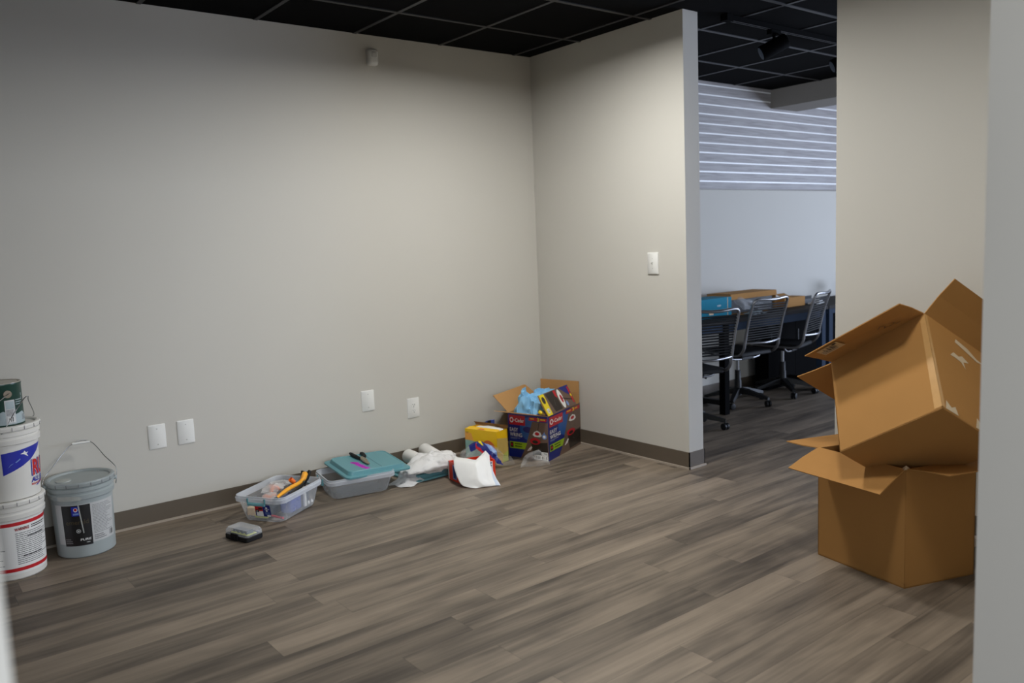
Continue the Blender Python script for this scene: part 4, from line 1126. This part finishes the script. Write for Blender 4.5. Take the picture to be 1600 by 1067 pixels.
for k, (dy, tilt) in enumerate(((-0.014, 0.03), (0.016, 0.018))):
    g = G(); g.tube(smooth_path([(-0.02, dy * 0.4, 0.0), (0.0, dy, 0.035), (tilt * 0.7, dy * 1.2, 0.065), (tilt, dy * 1.2, 0.075)], 4), [0.006] * 4 + [0.0105] * 8 + [0.007], 12); g.obj('grip', M['black'], o, 50)
g = G(); g.tube([(-0.02, 0, 0.004), (-0.05, 0, -0.03)], [0.010, 0.004], 8); g.obj('jaw', M['steel'], o, 50)

# small clear-lid case in front
sc_ = thing('bit_case', 'small case with clear lid and black base lying before the tool tote', 'case', (0.572, -2.466, 0.0), math.radians(18))
g = G(); g.rbox(0.172, 0.104, 0.0, 0.026, 0.014, 0.004, 5); g.obj('tray', M['black'], sc_, 40)
g = G()
g.loft([rrect(0.170, 0.102, 0.014, 0.0265, 5), rrect(0.168, 0.100, 0.014, 0.045, 5), rrect(0.150, 0.084, 0.012, 0.058, 5)], False, True)
g.obj('clear_lid', M['clear'], sc_, 40)
g = G(); g.box((-0.028, -0.058, 0.004), (0.020, -0.046, 0.036)); g.box((-0.018, -0.061, 0.012), (0.010, -0.057, 0.028)); g.obj('latch', M['black_soft'], sc_)
g = G(); g.rbox(0.13, 0.06, 0.0262, 0.030, 0.006, 0.001, 3); ins_ = g.obj('insert_card', M['olive'], sc_)
g = G()
for k in range(4): g.box((-0.055 + k * 0.03, -0.02, 0.0302), (-0.04 + k * 0.03, 0.02, 0.044))
g.obj('bit_row', M['slate'], sc_)

# second tote, empty, with its lid laid across
T2 = (0.257, -1.677); A2 = math.radians(80)
t2 = thing('storage_tote', 'empty clear plastic tote with a teal lid laid askew on top', 'storage tote', (T2[0], T2[1], 0.001), A2)
tote(t2, 0.41, 0.318, 0.122)
rot = Matrix.Rotation(math.radians(-2.3) * -1 * -1, 4, 'Y')
l2 = thing('tote_lid', 'teal tote lid lying askew on the empty tote under the small pliers', 'lid', (0.250, -1.589, 0.139), math.radians(88))
LT = Matrix.Rotation(math.radians(2.3), 4, 'Y') @ Matrix.Rotation(math.radians(6.0), 4, 'X')
tote_lid(l2, 0.42, 0.335, LT, None)
g = G(); g.T = LT
def scrib(pts, w=0.004):
    for (x0, y0_), (x1, y1) in zip(pts[:-1], pts[1:]):
        d = V((x1 - x0, y1 - y0_, 0)).normalized(); n = V((-d.y, d.x, 0)) * w / 2
        a, b = V((x0, y0_, 0.0207)), V((x1, y1, 0.0207))
        g.prism([a + n, b + n, b - n, a - n], (0, 0, 0.0004))
sc_pts = [(-0.0878, 0.0166), (-0.0788, -0.0075), (-0.0739, -0.0486), (-0.0667, -0.084), (-0.0562, -0.1209)]
scrib(sc_pts, 0.020)
for k in range(14):
    a = k / 14 * 3.99; i_ = int(a); p_ = V(sc_pts[i_]).lerp(V(sc_pts[i_ + 1]), a - i_); w_ = 0.010 + 0.010 * ((k * 7) % 5) / 5
    scrib([(p_.x - w_ * 1.3, p_.y + 0.004), (p_.x + w_ * 1.5, p_.y - 0.005)], 0.006)
g.obj('marker_writing', M['magenta'], l2).__setitem__('label', 'smudged magenta marker writing')
# small pliers on the lid
def lidpt(x, y, z): return MATS_OF[l2.name] @ (LT @ V((x, y, z + 0.0205)))
pl = thing('pliers', 'small open pliers with dark grips lying on the teal lid', 'pliers', tuple(lidpt(-0.05, 0.0, 0)))
def path(pts): return smooth_path([lidpt(*q) for q in pts], 4)
RG = [0.0075] * 2 + [0.0105] * 6 + [0.0095] * 3 + [0.007] * 2
g = G(); g.tube(path([(-0.0429, 0.1469, 0.0108), (-0.0415, 0.1054, 0.0112), (-0.036, 0.0557, 0.0112), (-0.0295, 0.0259, 0.0100)]), RG, 12); g.obj('grip', M['black'], pl, 50, True)
g = G(); g.tube(path([(0.0143, 0.1247, 0.0108), (0.0199, 0.1013, 0.0112), (0.0088, 0.0528, 0.0112), (-0.0203, 0.0278, 0.0100)]), RG, 12); g.obj('grip', M['black'], pl, 50, True)
RJ = [0.008] * 4 + [0.010] * 4 + [0.006] * 4 + [0.0025]
g = G(); g.tube(path([(-0.0277, 0.0382, 0.0108), (-0.0272, 0.005, 0.0108), (-0.0300, -0.0382, 0.0108), (-0.0270, -0.0714, 0.0075)]), RJ, 10); g.obj('jaw', M['steel'], pl, 50, True)
g = G(); g.tube(path([(-0.0158, 0.0454, 0.0118), (-0.0154, 0.0121, 0.0118), (-0.0175, -0.0261, 0.0108), (-0.0221, -0.0689, 0.0075)]), RJ, 10); g.obj('jaw', M['steel'], pl, 50, True)

# third lid on the floor with the white bag on it
l3 = thing('tote_lid', 'teal tote lid flat on the floor under the white plastic bag', 'lid', (0.225, -1.135, 0.0125), math.radians(92))
tote_lid(l3, 0.46, 0.335, Matrix.Identity(4), None)
def blob_bag():
    bm = bmesh.new(); bmesh.ops.create_icosphere(bm, subdivisions=5, radius=1.0)
    for v in bm.verts:
        n = v.co.normalized()
        p = V((n.x * 0.125, n.y * 0.165, n.z * 0.058))
        off = V((1.7, 2.9, 4.4))
        c = noise.voronoi(p * V((9, 9, 9)).x + off)[0]; c2 = noise.voronoi(p * 24 + off)[0]
        p += n * ((c[1] - c[0]) * 0.028 - 0.010 + (c2[1] - c2[0]) * 0.013) + noise.noise_vector(p * 14 + off) * 0.006
        p.z += 0.054
        if p.y < -0.06:  # slack tail trailing down to the left
            k = min(1, (-0.06 - p.y) / 0.12); p.z *= 1 - 0.55 * k; p.y -= 0.05 * k; p.x += 0.02 * k
        p.z = max(p.z, 0.004)
        v.co = p
    return bm
bm = blob_bag()
me = bpy.data.meshes.new('plastic_bag'); bm.to_mesh(me); bm.free(); me.materials.append(M['bag_white'])
for p in me.polygons: p.use_smooth = True
me.set_sharp_from_angle(angle=math.radians(22))
bag = bpy.data.objects.new('plastic_bag', me); COL.objects.link(bag); bag.location = (0.335, -1.185, 0.036)
tag(bag, 'crumpled white plastic bag holding white rolls on the teal floor lid', 'plastic bag')
for (x, y, z, dx, dy, lab) in ((0.215, -1.225, 0.090, 0.135, -0.012, 'white paper roll poking from the plastic bag, beside the teal lid'), (0.180, -1.095, 0.096, 0.135, -0.030, 'white paper roll poking from the plastic bag, on the outlet side')):
    r_ = thing('paper_roll', lab, 'paper roll', (x, y, z))
    d = V((dx, dy, 0.000))
    g = G(); q = V((x, y, z)); g.tube([q - d, q - d * 0.97, q - d * 0.9, q + d * 0.9, q + d], [0.030, 0.038, 0.043, 0.043, 0.040], 28); g.obj('roll_body', M['roll_white'], r_, 50, True)
def tail(u, v): return V((0.30 + 0.12 * u + 0.02 * math.sin(5 * v), -1.50 + 0.16 * v + 0.05 * u, 0.006 + (0.075 * v) * (1 - u) ** 0.8))
crumple('plastic_film', 'clear plastic film trailing from the white bag beside the empty tote', 'plastic film', tail, 20, 20, [M['bagfilm']], None, 0.012, 20, 0.0006, 31)

# ------------------------------------------------------------------ desk room
dk = thing('work_desk', 'long dark desk with steel legs against the slat wall', 'desk', (0.32, 1.5, 0))
g = G(); g.box((0.024, 0.20, 0.722), (0.60, 2.832, 0.75)); g.obj('tabletop', M['desk_top'], dk, None, True)
g = G(); g.box((0.545, 0.22, 0.655), (0.575, 2.815, 0.722)); g.obj('front_rail', M['desk_blue'], dk, None, True)
g = G(); g.box((0.03, 0.22, 0.655), (0.055, 2.815, 0.722)); g.obj('back_rail', M['desk_blue'], dk, None, True)
for yv in (0.26, 1.41, 2.785):
    for xv, kw in ((0.53, 0.056), (0.05, 0.05)):
        g = G(); g.box((xv, yv - 0.028, 0.0), (xv + kw, yv + 0.028, 0.722)); g.obj('leg', M['black_matte'] if yv < 2 else M['desk_blue'], dk, None, True)
    g = G(); g.box((0.10 if yv < 2 else 0.26, yv - 0.02, 0.07), (0.53, yv + 0.02, 0.11)); g.obj('stretcher', M['black'], dk, None, True)
dk2 = thing('work_desk', 'second desk with dark blue legs beyond the long desk by the passage edge', 'desk', (0.32, 3.6, 0))
g = G(); g.box((0.024, 2.845, 0.722), (0.60, 4.4, 0.75)); g.obj('tabletop', M['desk_top'], dk2, None, True)
g = G(); g.box((0.545, 2.86, 0.675), (0.575, 4.38, 0.722)); g.obj('front_rail', M['desk_blue'], dk2, None, True)
for yv in (2.90, 4.34):
    for xv in (0.53, 0.05):
        g = G(); g.box((xv, yv - 0.03, 0.0), (xv + 0.056, yv + 0.03, 0.722)); g.obj('leg', M['desk_blue'], dk2, None, True)
pc = thing('low_block', 'low black cabinet under the desk behind the farthest chair', 'block', (0.18, 3.1, 0))
g = G(); g.box((0.112, 2.44, 0.005), (0.235, 3.72, 0.65)); g.obj('case', M['black_matte'], pc, None, True)  # plain black block filling the black area under the desk
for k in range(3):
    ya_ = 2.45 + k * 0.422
    g = G(); g.box((0.235, ya_, 0.02), (0.248, ya_ + 0.416, 0.64)); dr = g.obj('front_board', M['black_matte'], pc, None, True)
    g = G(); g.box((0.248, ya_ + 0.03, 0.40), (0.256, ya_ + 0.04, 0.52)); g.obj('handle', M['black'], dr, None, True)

def chair_proto():
    r = thing('office_chair', 'x', 'chair', (0, 0, 0))
    W = 0.208
    def side(s):
        return [(0.20, s * W, 0.455), (0.05, s * W, 0.445), (-0.12, s * W, 0.437), (-0.185, s * W, 0.452), (-0.222, s * W, 0.50), (-0.238, s * W, 0.58), (-0.270, s * W, 0.72), (-0.308, s * W, 0.84)]
    topc = [(-0.322, W * 0.97, 0.878), (-0.334, W * 0.80, 0.897), (-0.350, W * 0.3, 0.892), (-0.352, 0, 0.890), (-0.350, -W * 0.3, 0.892), (-0.334, -W * 0.80, 0.897), (-0.322, -W * 0.97, 0.878)]
    pts = side(1) + topc + side(-1)[::-1] + [(0.225, -W * 0.9, 0.455), (0.232, -W * 0.6, 0.455), (0.232, W * 0.6, 0.455), (0.225, W * 0.9, 0.455)]
    g = G(); g.tube(smooth_path(pts, 4, True), 0.0115, 10, True); g.obj('frame', M['chrome'], r, 60)
    g = G(); g.tube(smooth_path([(-0.232, W, 0.548), (-0.262, W * 0.6, 0.545), (-0.285, 0, 0.543), (-0.262, -W * 0.6, 0.545), (-0.232, -W, 0.548)], 5), 0.0095, 10); g.obj('crossbar', M['chrome'], r, 60)
    g = G(); g.tube(smooth_path([(-0.06, W, 0.440), (-0.06, W * 0.93, 0.425), (-0.07, W * 0.7, 0.396), (-0.08, 0, 0.392), (-0.07, -W * 0.7, 0.396), (-0.06, -W * 0.93, 0.425), (-0.06, -W, 0.440)], 4), 0.009, 10); g.obj('support_bar', M['chrome'], r, 60)
    g = G(); g.T = Matrix.Translation((0.02, 0, 0)); g.rbox(0.40, 0.395, 0.425, 0.462, 0.03, 0.008); g.obj('seat', M['black_soft'], r, 40)
    g = G(); g.tube([(0, -W, 0), (0, W, 0)], 0.0062, 8); cord = g.obj('cord', M['black_soft'], r, 60)
    zs_ = [0.570 + 0.0200 * k for k in range(15)]
    for k, z in enumerate(zs_):
        o = cord if k == 0 else cord.copy()
        if k: COL.objects.link(o); o.parent = r
        x = -0.238 - (z - 0.58) * 0.235 - max(0, z - 0.72) * 0.08
        o.location = (x, 0, z)
    g = G(); g.box((-0.09, -0.07, 0.388), (0.07, 0.07, 0.425)); g.obj('mechanism', M['black'], r)
    g = G(); g.cyl((0.02, 0, 0.27), (0.02, 0, 0.39), 0.013, 14); g.obj('gas_rod', M['chrome'], r, 50)
    g = G(); g.tube([(0.02, 0, 0.075), (0.02, 0, 0.20), (0.02, 0, 0.205), (0.02, 0, 0.285)], [0.031, 0.029, 0.025, 0.024], 18); g.obj('column', M['black'], r, 40)
    g = G(); g.tube(smooth_path([(0.0, -0.06, 0.405), (0.0, -0.12, 0.39), (0.0, -0.155, 0.365)], 3), [0.004] * 4 + [0.009] * 3, 8); g.obj('lever', M['black'], r, 50)
    return r
def finish_chair(r, loc, yaw, star, label):
    r.location = (loc[0], loc[1], 0); r.rotation_euler = (0, 0, yaw)
    r['label'] = label
    r['group'] = 'bungee cord office chairs at the long desk'
    for k in range(5):
        a = star - yaw + 2 * PI * k / 5
        d = V((math.cos(a), math.sin(a), 0)); s = V((-math.sin(a), math.cos(a), 0)); c = V((0.02, 0, 0))
        g = G()
        rings = []
        for (rad, z, w, h) in ((0.02, 0.115, 0.030, 0.050), (0.10, 0.108, 0.026, 0.040), (0.20, 0.085, 0.021, 0.030), (0.275, 0.068, 0.018, 0.022)):
            p = c + d * rad + V((0, 0, z)); rings.append([p + s * w + V((0, 0, -h / 2)), p + s * w * 0.75 + V((0, 0, h / 2)), p - s * w * 0.75 + V((0, 0, h / 2)), p - s * w + V((0, 0, -h / 2))])
        g.loft(rings); lg = g.obj('base_leg', M['black'], r, 40)
        cpos = c + d * 0.27
        g = G(); ca = a + 0.9
        wd = V((math.cos(ca), math.sin(ca), 0))
        for q in (-1, 1):
            cc = cpos + V((0, 0, 0.026)) + wd * (q * 0.013)
            g.tube([cc - wd * 0.009, cc - wd * 0.0075, cc + wd * 0.0075, cc + wd * 0.009], [0.021, 0.0255, 0.0255, 0.021], 16)
        g.cyl(cpos + V((0, 0, 0.03)), cpos + V((0, 0, 0.062)), 0.0065, 8)
        g.obj('caster', M['black'], lg, 40)
    return r
ch = chair_proto()
spots = [((0.40, 1.82), 176, 8.2, 'bungee cord office chair between the other two, in the middle of the row'),
         ((0.42, 2.44), 195, 35.4, 'bungee cord office chair farthest along the desk, before the low cabinet'),
         ((0.685, 0.825), 164, 32.5, 'bungee cord office chair half hidden by the short partition wall')]
prot = []
for i in range(2): prot.append(copy_tree(ch))
for o, (loc, yw, st, lab) in zip([ch] + prot, spots):
    MATS_OF[o.name] = Matrix.Identity(4)
    finish_chair(o, loc, math.radians(yw), math.radians(st), lab)

# things on the desk
tb = thing('product_carton', 'bright blue product carton on the desk beside the short partition wall', 'carton', (0.31, 1.53, 0.75))
g = G(); g.box((0.20, 1.32, 0.751), (0.40, 1.72, 0.905)); g.obj('body', M['cyan'], tb, None, True)
pr = Print(flat_map((0.40, 1.32, 0.751), (0, 1, 0), (0, 0, 1), (1, 0, 0)))
pr.rect(0.345, 0, 0.353, 0.154, M['sticker'], 0); pr.lines(0.215, 0.085, 0.275, 0.10, 2, M['white'], 1, 0.4); pr.rect(0.11, 0.025, 0.165, 0.055, M['cream'], 1)
pr.obj('print', tb, 'white and cream print on the blue carton')
oc2 = thing('open_carton', 'wide cardboard carton lying on its side on the desk with plastic spilling out', 'carton', (0.30, 2.09, 0.75))
g = G(); x0, x1, ya, yb_, za, zb_ = 0.12, 0.36, 1.76, 2.40, 0.751, 0.918
for lo, hi in (((x0, ya, zb_ - 0.004), (x1, yb_, zb_)), ((x0, ya, za), (x1, yb_, za + 0.004)), ((x0, ya, za), (x0 + 0.004, yb_, zb_)), ((x0, ya, za), (x1, ya + 0.004, zb_)), ((x0, yb_ - 0.004, za), (x1, yb_, zb_))): g.box(lo, hi)
g.obj('body', M['card_in'], oc2, None, True)
g = G(); g.prism([(x1, ya, zb_), (x1, yb_, zb_), (x1 + 0.004, yb_, zb_ - 0.045), (x1 + 0.004, ya, zb_ - 0.045)], (0.004, 0, 0.0)); g.obj('flap', M['card'], oc2, None, True)
g = G(); g.box((x1 + 0.001, ya + 0.01, za + 0.001), (x1 + 0.08, yb_ - 0.2, za + 0.004)); g.obj('flap', M['card_in'], oc2, None, True)
g = G(); g.box((x0 + 0.02, ya + 0.02, za + 0.005), (x1 - 0.02, yb_ - 0.02, zb_ - 0.02)); inn = g.obj('interior_shade_block', M['black'], oc2, None, True)  # black block stands in for the shade inside the carton
def spill(u, v): return V((0.35 + 0.10 * v + 0.02 * math.sin(6 * u), 1.80 + 0.42 * u, 0.905 - 0.085 * u - 0.06 * v * (1 - u) - 0.05 * v))
crumple('plastic_film', 'clear plastic film spilling out of the wide carton on the desk', 'plastic film', spill, 26, 14, [M['film']], None, 0.02, 14, 0.0006, 41)
def crump2(u, v): return V((0.42 + 0.10 * v, 1.84 + 0.22 * u, 0.756 + 0.03 * math.sin(PI * u) * math.sin(PI * v)))
crumple('packing_sheet', 'pale grey packing sheet lying on the desk behind the middle chair', 'packing sheet', crump2, 16, 12, [M['can_mist']], None, 0.01, 22, 0.001, 43)
sb = thing('small_carton', 'small cardboard carton on the desk right of the wide open carton', 'carton', (0.31, 2.66, 0.75))
g = G(); g.box((0.24, 2.50, 0.751), (0.38, 2.815, 0.835)); g.obj('body', M['card'], sb, None, True)
g = G(); g.prism([(0.38, 2.49, 0.836), (0.38, 2.60, 0.836), (0.30, 2.61, 0.868), (0.30, 2.48, 0.868)], (0, 0, 0.003)); g.obj('flap', M['card'], sb, None, True)
mt = thing('document_tray', 'flat black tray standing on the desk behind the farthest chair', 'tray', (0.2, 3.05, 0.75))
g = G(); g.box((0.14, 2.88, 0.751), (0.30, 3.30, 0.757)); g.box((0.14, 2.88, 0.751), (0.145, 3.30, 0.800)); g.box((0.295, 2.88, 0.757), (0.30, 3.30, 0.792)); g.box((0.14, 2.88, 0.757), (0.30, 2.884, 0.80)); g.obj('tray_shell', M['black'], mt, None, True)
def ppr(u, v): return V((0.36 + 0.10 * v, 2.88 + 0.16 * u, 0.758 + 0.04 * math.sin(PI * u) * math.sin(PI * v)))
crumple('crumpled_tissue', 'white crumpled paper on the desk right behind the farthest chair', 'paper', ppr, 14, 12, [M['pad']], None, 0.02, 26, 0.001, 51)
def ppr2(u, v): return V((0.36 + 0.13 * v, 3.42 + 0.16 * u, 0.765 + 0.06 * math.sin(PI * u) * math.sin(PI * v)))
crumple('crumpled_tissue', 'bluish white crumpled plastic on the desk at the passage edge', 'paper', ppr2, 14, 12, [M['bag_white']], None, 0.03, 24, 0.001, 53)
dl = thing('desk_lamp', 'black upright object on the far desk at the passage edge', 'desk object', (0.25, 3.85, 0.75))
g = G(); g.tube([(0.25, 3.85, 0.751), (0.25, 3.85, 0.765), (0.25, 3.85, 0.768)], [0.06, 0.06, 0.02], 20); g.obj('base', M['black'], dl, 40, True)
g = G(); g.cyl((0.25, 3.85, 0.765), (0.25, 3.85, 0.86), 0.008, 10); g.obj('stem', M['black'], dl, 40, True)
g = G(); g.tube([(0.25, 3.78, 0.87), (0.25, 3.80, 0.885), (0.25, 3.92, 0.87)], [0.03, 0.036, 0.036], 16); g.obj('head', M['black'], dl, 40, True)

# track lights in the desk room
tr = thing('lighting_track', 'black ceiling track running back toward the soffit', 'track light', (1.43, 1.5, H))
g = G(); g.box((1.412, 0.33, H - 0.034), (1.448, 2.75, H - 0.004)); g.obj('rail', M['black_matte'], tr, None, True)
g = G()
for xo in (1.418, 1.438): g.box((xo, 0.34, H - 0.0355), (xo + 0.004, 2.74, H - 0.0338))
g.obj('conductor', M['tee'], tr, None, True)
g = G(); g.box((1.405, 0.30, H - 0.04), (1.455, 0.36, H - 0.002)); g.obj('end_cap', M['black_matte'], tr, None, True)
def head(y, label):
    r = thing('track_spotlight', label, 'spotlight', (1.43, y, H - 0.04), 0, 'black spotlights on the ceiling track')
    g = G(); g.box((1.413, y - 0.05, H - 0.062), (1.447, y + 0.05, H - 0.036)); g.obj('adapter', M['black_matte'], r, None, True)
    g = G(); g.cyl((1.43, y, H - 0.06), (1.43, y, H - 0.115), 0.010, 10); g.obj('stem', M['black_matte'], r, 40, True)
    c = V((1.43, y, H - 0.135)); d = V((-0.52, -0.55, -0.36)).normalized()
    g = G(); g.tube([c - d * 0.085, c - d * 0.08, c + d * 0.085, c + d * 0.088], [0.043, 0.047, 0.047, 0.044], 24); b_ = g.obj('lamp_body', M['black_matte'], r, 40, True)
    g = G(); g.tube([c + d * 0.0885, c + d * 0.0895], [0.040, 0.038], 24); g.obj('lens', M['slate'], b_, 40, True)
head(0.80, 'black spotlight hanging from the ceiling track nearest the partition')
head(1.62, 'black spotlight on the ceiling track cut off by the passage edge')

# ------------------------------------------------------------------ light
def area(name, loc, rot, sx, sy, power, col, shape='RECTANGLE', spread=180):
    ld = bpy.data.lights.new(name, 'AREA'); ld.shape = shape; ld.size = sx
    if shape in ('RECTANGLE', 'ELLIPSE'): ld.size_y = sy
    ld.energy = power; ld.color = col; ld.spread = math.radians(spread)
    o = bpy.data.objects.new(name, ld); COL.objects.link(o); o.location = loc; o.rotation_euler = rot
    return o
WARM = (1.0, 0.99, 0.955)
lamps = [(1.435, -1.06, 36), (3.265, -1.67, 20), (4.8, -2.9, 17), (6.4, -5.0, 10)]  # third lamp is unseen, added to brighten the doorway jamb
for i, (x, y, pw) in enumerate(lamps):
    lab = ['flush round ceiling lamp over the mop carton corner', 'flush round ceiling lamp over the large cartons', 'round ceiling lamp added outside the doorway to brighten the jamb', 'flush round ceiling lamp in the lobby'][i]
    r = thing('ceiling_lamp', lab, 'ceiling lamp', (x, y, H))
    g = G(); g.lathe([(0.17, H - 0.001), (0.17, H - 0.028), (0.155, H - 0.034), (0.150, H - 0.030)], 40, (x, y), True, False); g.obj('housing', M['black'], r, 40, True)
    area('lamp_light', (x, y, H - 0.036), (0, 0, 0), 0.30, 0.30, pw, WARM, 'DISK', 169)
# daylight through the far shop window, then fill through two added windows
area('daylight_far', (5.4, 6.95, 1.35), (math.radians(-90), 0, 0), 6.3, 2.1, 570, (0.66, 0.77, 1.0))
area('jamb_fill_daylight', (5.9, -7.95, 1.35), (math.radians(90), 0, 0), 2.9, 1.8, 60, (0.76, 0.86, 1.0))  # added light from an unseen window, brightens the doorway jamb
area('left_wall_fill', (8.95, -3.3, 1.82), (0, math.radians(90), 0), 1.1, 5.7, 200, (0.86, 0.92, 1.0))  # added fill from an unseen window, lifts the lower left wall
w = bpy.data.worlds.new('daylight'); SC.world = w; w.use_nodes = True
w.node_tree.nodes['Background'].inputs[0].default_value = (0.55, 0.68, 0.9, 1); w.node_tree.nodes['Background'].inputs[1].default_value = 0.6

SC.view_settings.view_transform = 'Standard'; SC.view_settings.look = 'None'
SC.view_settings.gamma = 1.0; SC.view_settings.exposure = 0.0
SC.view_settings.use_curve_mapping = False
SC.cycles.max_bounces = 8; SC.cycles.transparent_max_bounces = 24
SC.cycles.use_denoising = True
